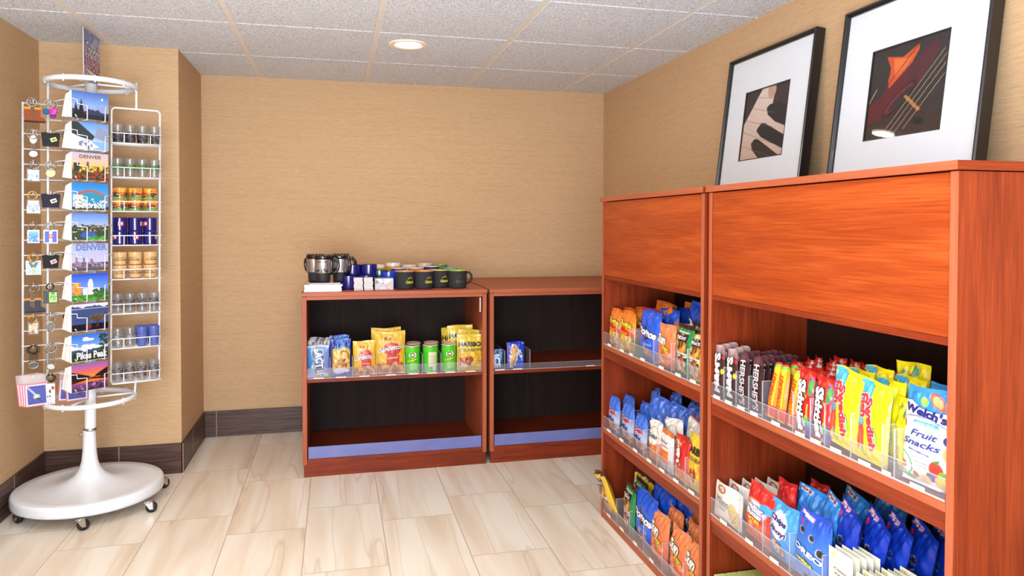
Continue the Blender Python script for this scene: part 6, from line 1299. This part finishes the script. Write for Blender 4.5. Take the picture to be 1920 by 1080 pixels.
m_('white mug in the third row, second', .425, 3.945, zt, 1, (226, 130, 120), (244, 236, 226), 'mugs in the third row', h=.094)
m_('navy mug with a white rim in the third row, third', .515, 3.995, zt, 1, (26, 24, 80), (240, 238, 236), 'mugs in the third row', h=.098)
m_('green mug in the third row, behind the end black mug', .615, 3.86, zt, 1, (60, 110, 60), (120, 190, 90), 'mugs in the third row', h=.088)
m_('light blue mug in the back row, right', .615, 3.965, zt, 1, (70, 150, 190), (110, 190, 214), 'mugs in the back rows', h=.090)
m_('leaf green mug farthest back on the right', .575, 4.085, zt, 1, (100, 150, 60), (150, 180, 80), 'mugs in the back rows', h=.104)
m_('cream mug in the back row, middle left', .400, 4.055, zt, 1, (230, 214, 190), (240, 230, 214), 'mugs in the back rows', h=.104)
m_('cream mug in the back row, middle right', .490, 4.10, zt, 1, (226, 210, 186), (238, 226, 206), 'mugs in the back rows', h=.110)
m_('orange patterned mug with a white rim, left of two', .215, 3.97, zt+.012, 1, (240, 170, 30), (244, 240, 230), 'orange mugs at the back', h=.100, band=(.86, (240, 236, 226)))
m_('orange patterned mug with a white rim, right of two', .310, 4.06, zt+.012, 1, (236, 160, 24), (244, 240, 230), 'orange mugs at the back', h=.104, band=(.86, (240, 236, 226)))
m_('dark green mug behind the white boxes', .225, 3.865, zt, 1.2, (16, 84, 66), (30, 110, 84), 'dark mugs behind the boxes', h=.090, texts=[('Colorado', .3, .3, .5, .2, (190, 220, 210), {'shear': .3})])
m_('blue mug between the green and red mugs', .270, 3.82, zt, 1.2, (40, 64, 190), (60, 80, 190), 'dark mugs behind the boxes', h=.084)
NT = [('Colorado', .5, .74, .5, .18, (206, 206, 236), {'shear': .3, 'bold': .03})]
for i, (x, y, z, lab) in enumerate(((.065, 3.775, 0, 'bottom layer left'), (.155, 3.785, 0, 'bottom layer right'), (.085, 3.83, .052, 'upper layer left'), (.168, 3.83, .052, 'upper layer right'))):
    m_('glossy navy mug in the nested pile behind the white boxes, %s' % lab, x, y, zt+z, 2.0, (26, 22, 110), (20, 18, 84), 'navy mugs on the low bookcase', h=.070, texts=NT if z == 0 else ())
# small white boxes, two stacks of four, and the clear-fronted box
def card_box(name, label, x0, x1, y0, y1, z0, z1, grp):
    t = thing(name, label, 'box', ((x0+x1)/2, y0, z0), group=grp); w = (x1-x0)/2; d = y1-y0; h = z1-z0
    mb = MB().mat('printed_card').color((226, 218, 210)).box(-w, w, 0, d, 0, h); build('carton', mb, t, world=False)
    mb = MB().mat('printed_card').color((196, 186, 186)).box(-w+.004, w-.004, -.0004, 0, h*.25, h*.75); build('printed_edge', mb, t, world=False)
    return t
bx = card_box('card_deck_box', 'x', .088, .131, 3.700, 3.765, zt, zt+.0138, 'small white boxes')
LN = ['bottom', 'second', 'third', 'top']
for c_, x in enumerate((.1120, .1615)):
    for r_ in range(4):
        lab = 'small white printed box, %s of the %s stack of four' % (LN[r_], ['left', 'right'][c_]); loc = (x-.002*(r_ % 2), 3.700+.002*r_, zt+.0145*r_)
        if c_ == 0 and r_ == 0: bx.location = loc; bx['label'] = lab
        else: dup(bx, loc, None, lab, 'small white boxes')
for c_ in (0, 1):
    t = thing('card_deck', 'flat printed box laid on the %s white stack' % ['left', 'right'][c_], 'box', ((.1100, .1600)[c_], 3.708, zt+.0585), (0, 0, .02), 'flat boxes on the white stacks')
    mb = panel_mesh('x', .044, .062, (214, 200, 196), [('n', 0, 1, 0, 1, [(180, 120, 130), (236, 230, 226), (150, 140, 150)], 30, .09, 3)], (), 16, 20, .004); mb.xf(Matrix.Rotation(-pi/2, 4, 'X') @ Matrix.Translation((0, 0, 0))); mb.xf(Matrix.Translation((0, 0, .004)) if True else None)
    build('carton', mb, t, world=False)
t = thing('tin_box', 'small grey box with a pale picture next to the white boxes', 'box', (.238, 3.695, zt))
mb = MB().mat('printed_card').color((180, 172, 168)).box(-.046, .046, 0, .07, 0, .058); build('carton', mb, t, world=False)
mb = panel_mesh('x', .088, .054, (196, 190, 184), [('p', [(0, 1), (.2, .75), (.4, .55), (.6, .55), (.85, .8), (1, 1)], (226, 220, 222)), ('n', .35, .65, .55, .9, [(150, 140, 200), (226, 220, 236)], 16, .06, 4), ('p', [(0, 1), (.25, .7), (0, .5)], (130, 124, 122)), ('n', .1, .9, .05, .3, [(232, 150, 170), (240, 220, 224), (236, 180, 190)], 26, .06, 3), ('n', .6, .95, .4, .6, [(220, 210, 90), (170, 160, 150)], 8, .04, 6)], (), 40, 30, .001); mb.xf(Matrix.Translation((0, -.0012, .002)))
o = build('picture_front', mb, t, world=False); o['label'] = 'pale pink and blue printed front'
# papers behind the mugs
for i, (x, c) in enumerate(((.208, (214, 60, 40)), (.200, (50, 90, 190)), (.192, (236, 236, 240)))):
    t = link('folded_leaflet', MB().mat('printed_card').color(c).box(-.0012, .0012, -.03, .03, 0, .062).mesh('folded_leaflet'), None, (x, 3.90+.002*i, zt+.060), (0, radians(-28), .25)); tag(t, '%s folded leaflet leaning between the navy and orange mugs' % ['orange-red', 'blue', 'white'][i], 'leaflet', 'leaflets among the mugs')
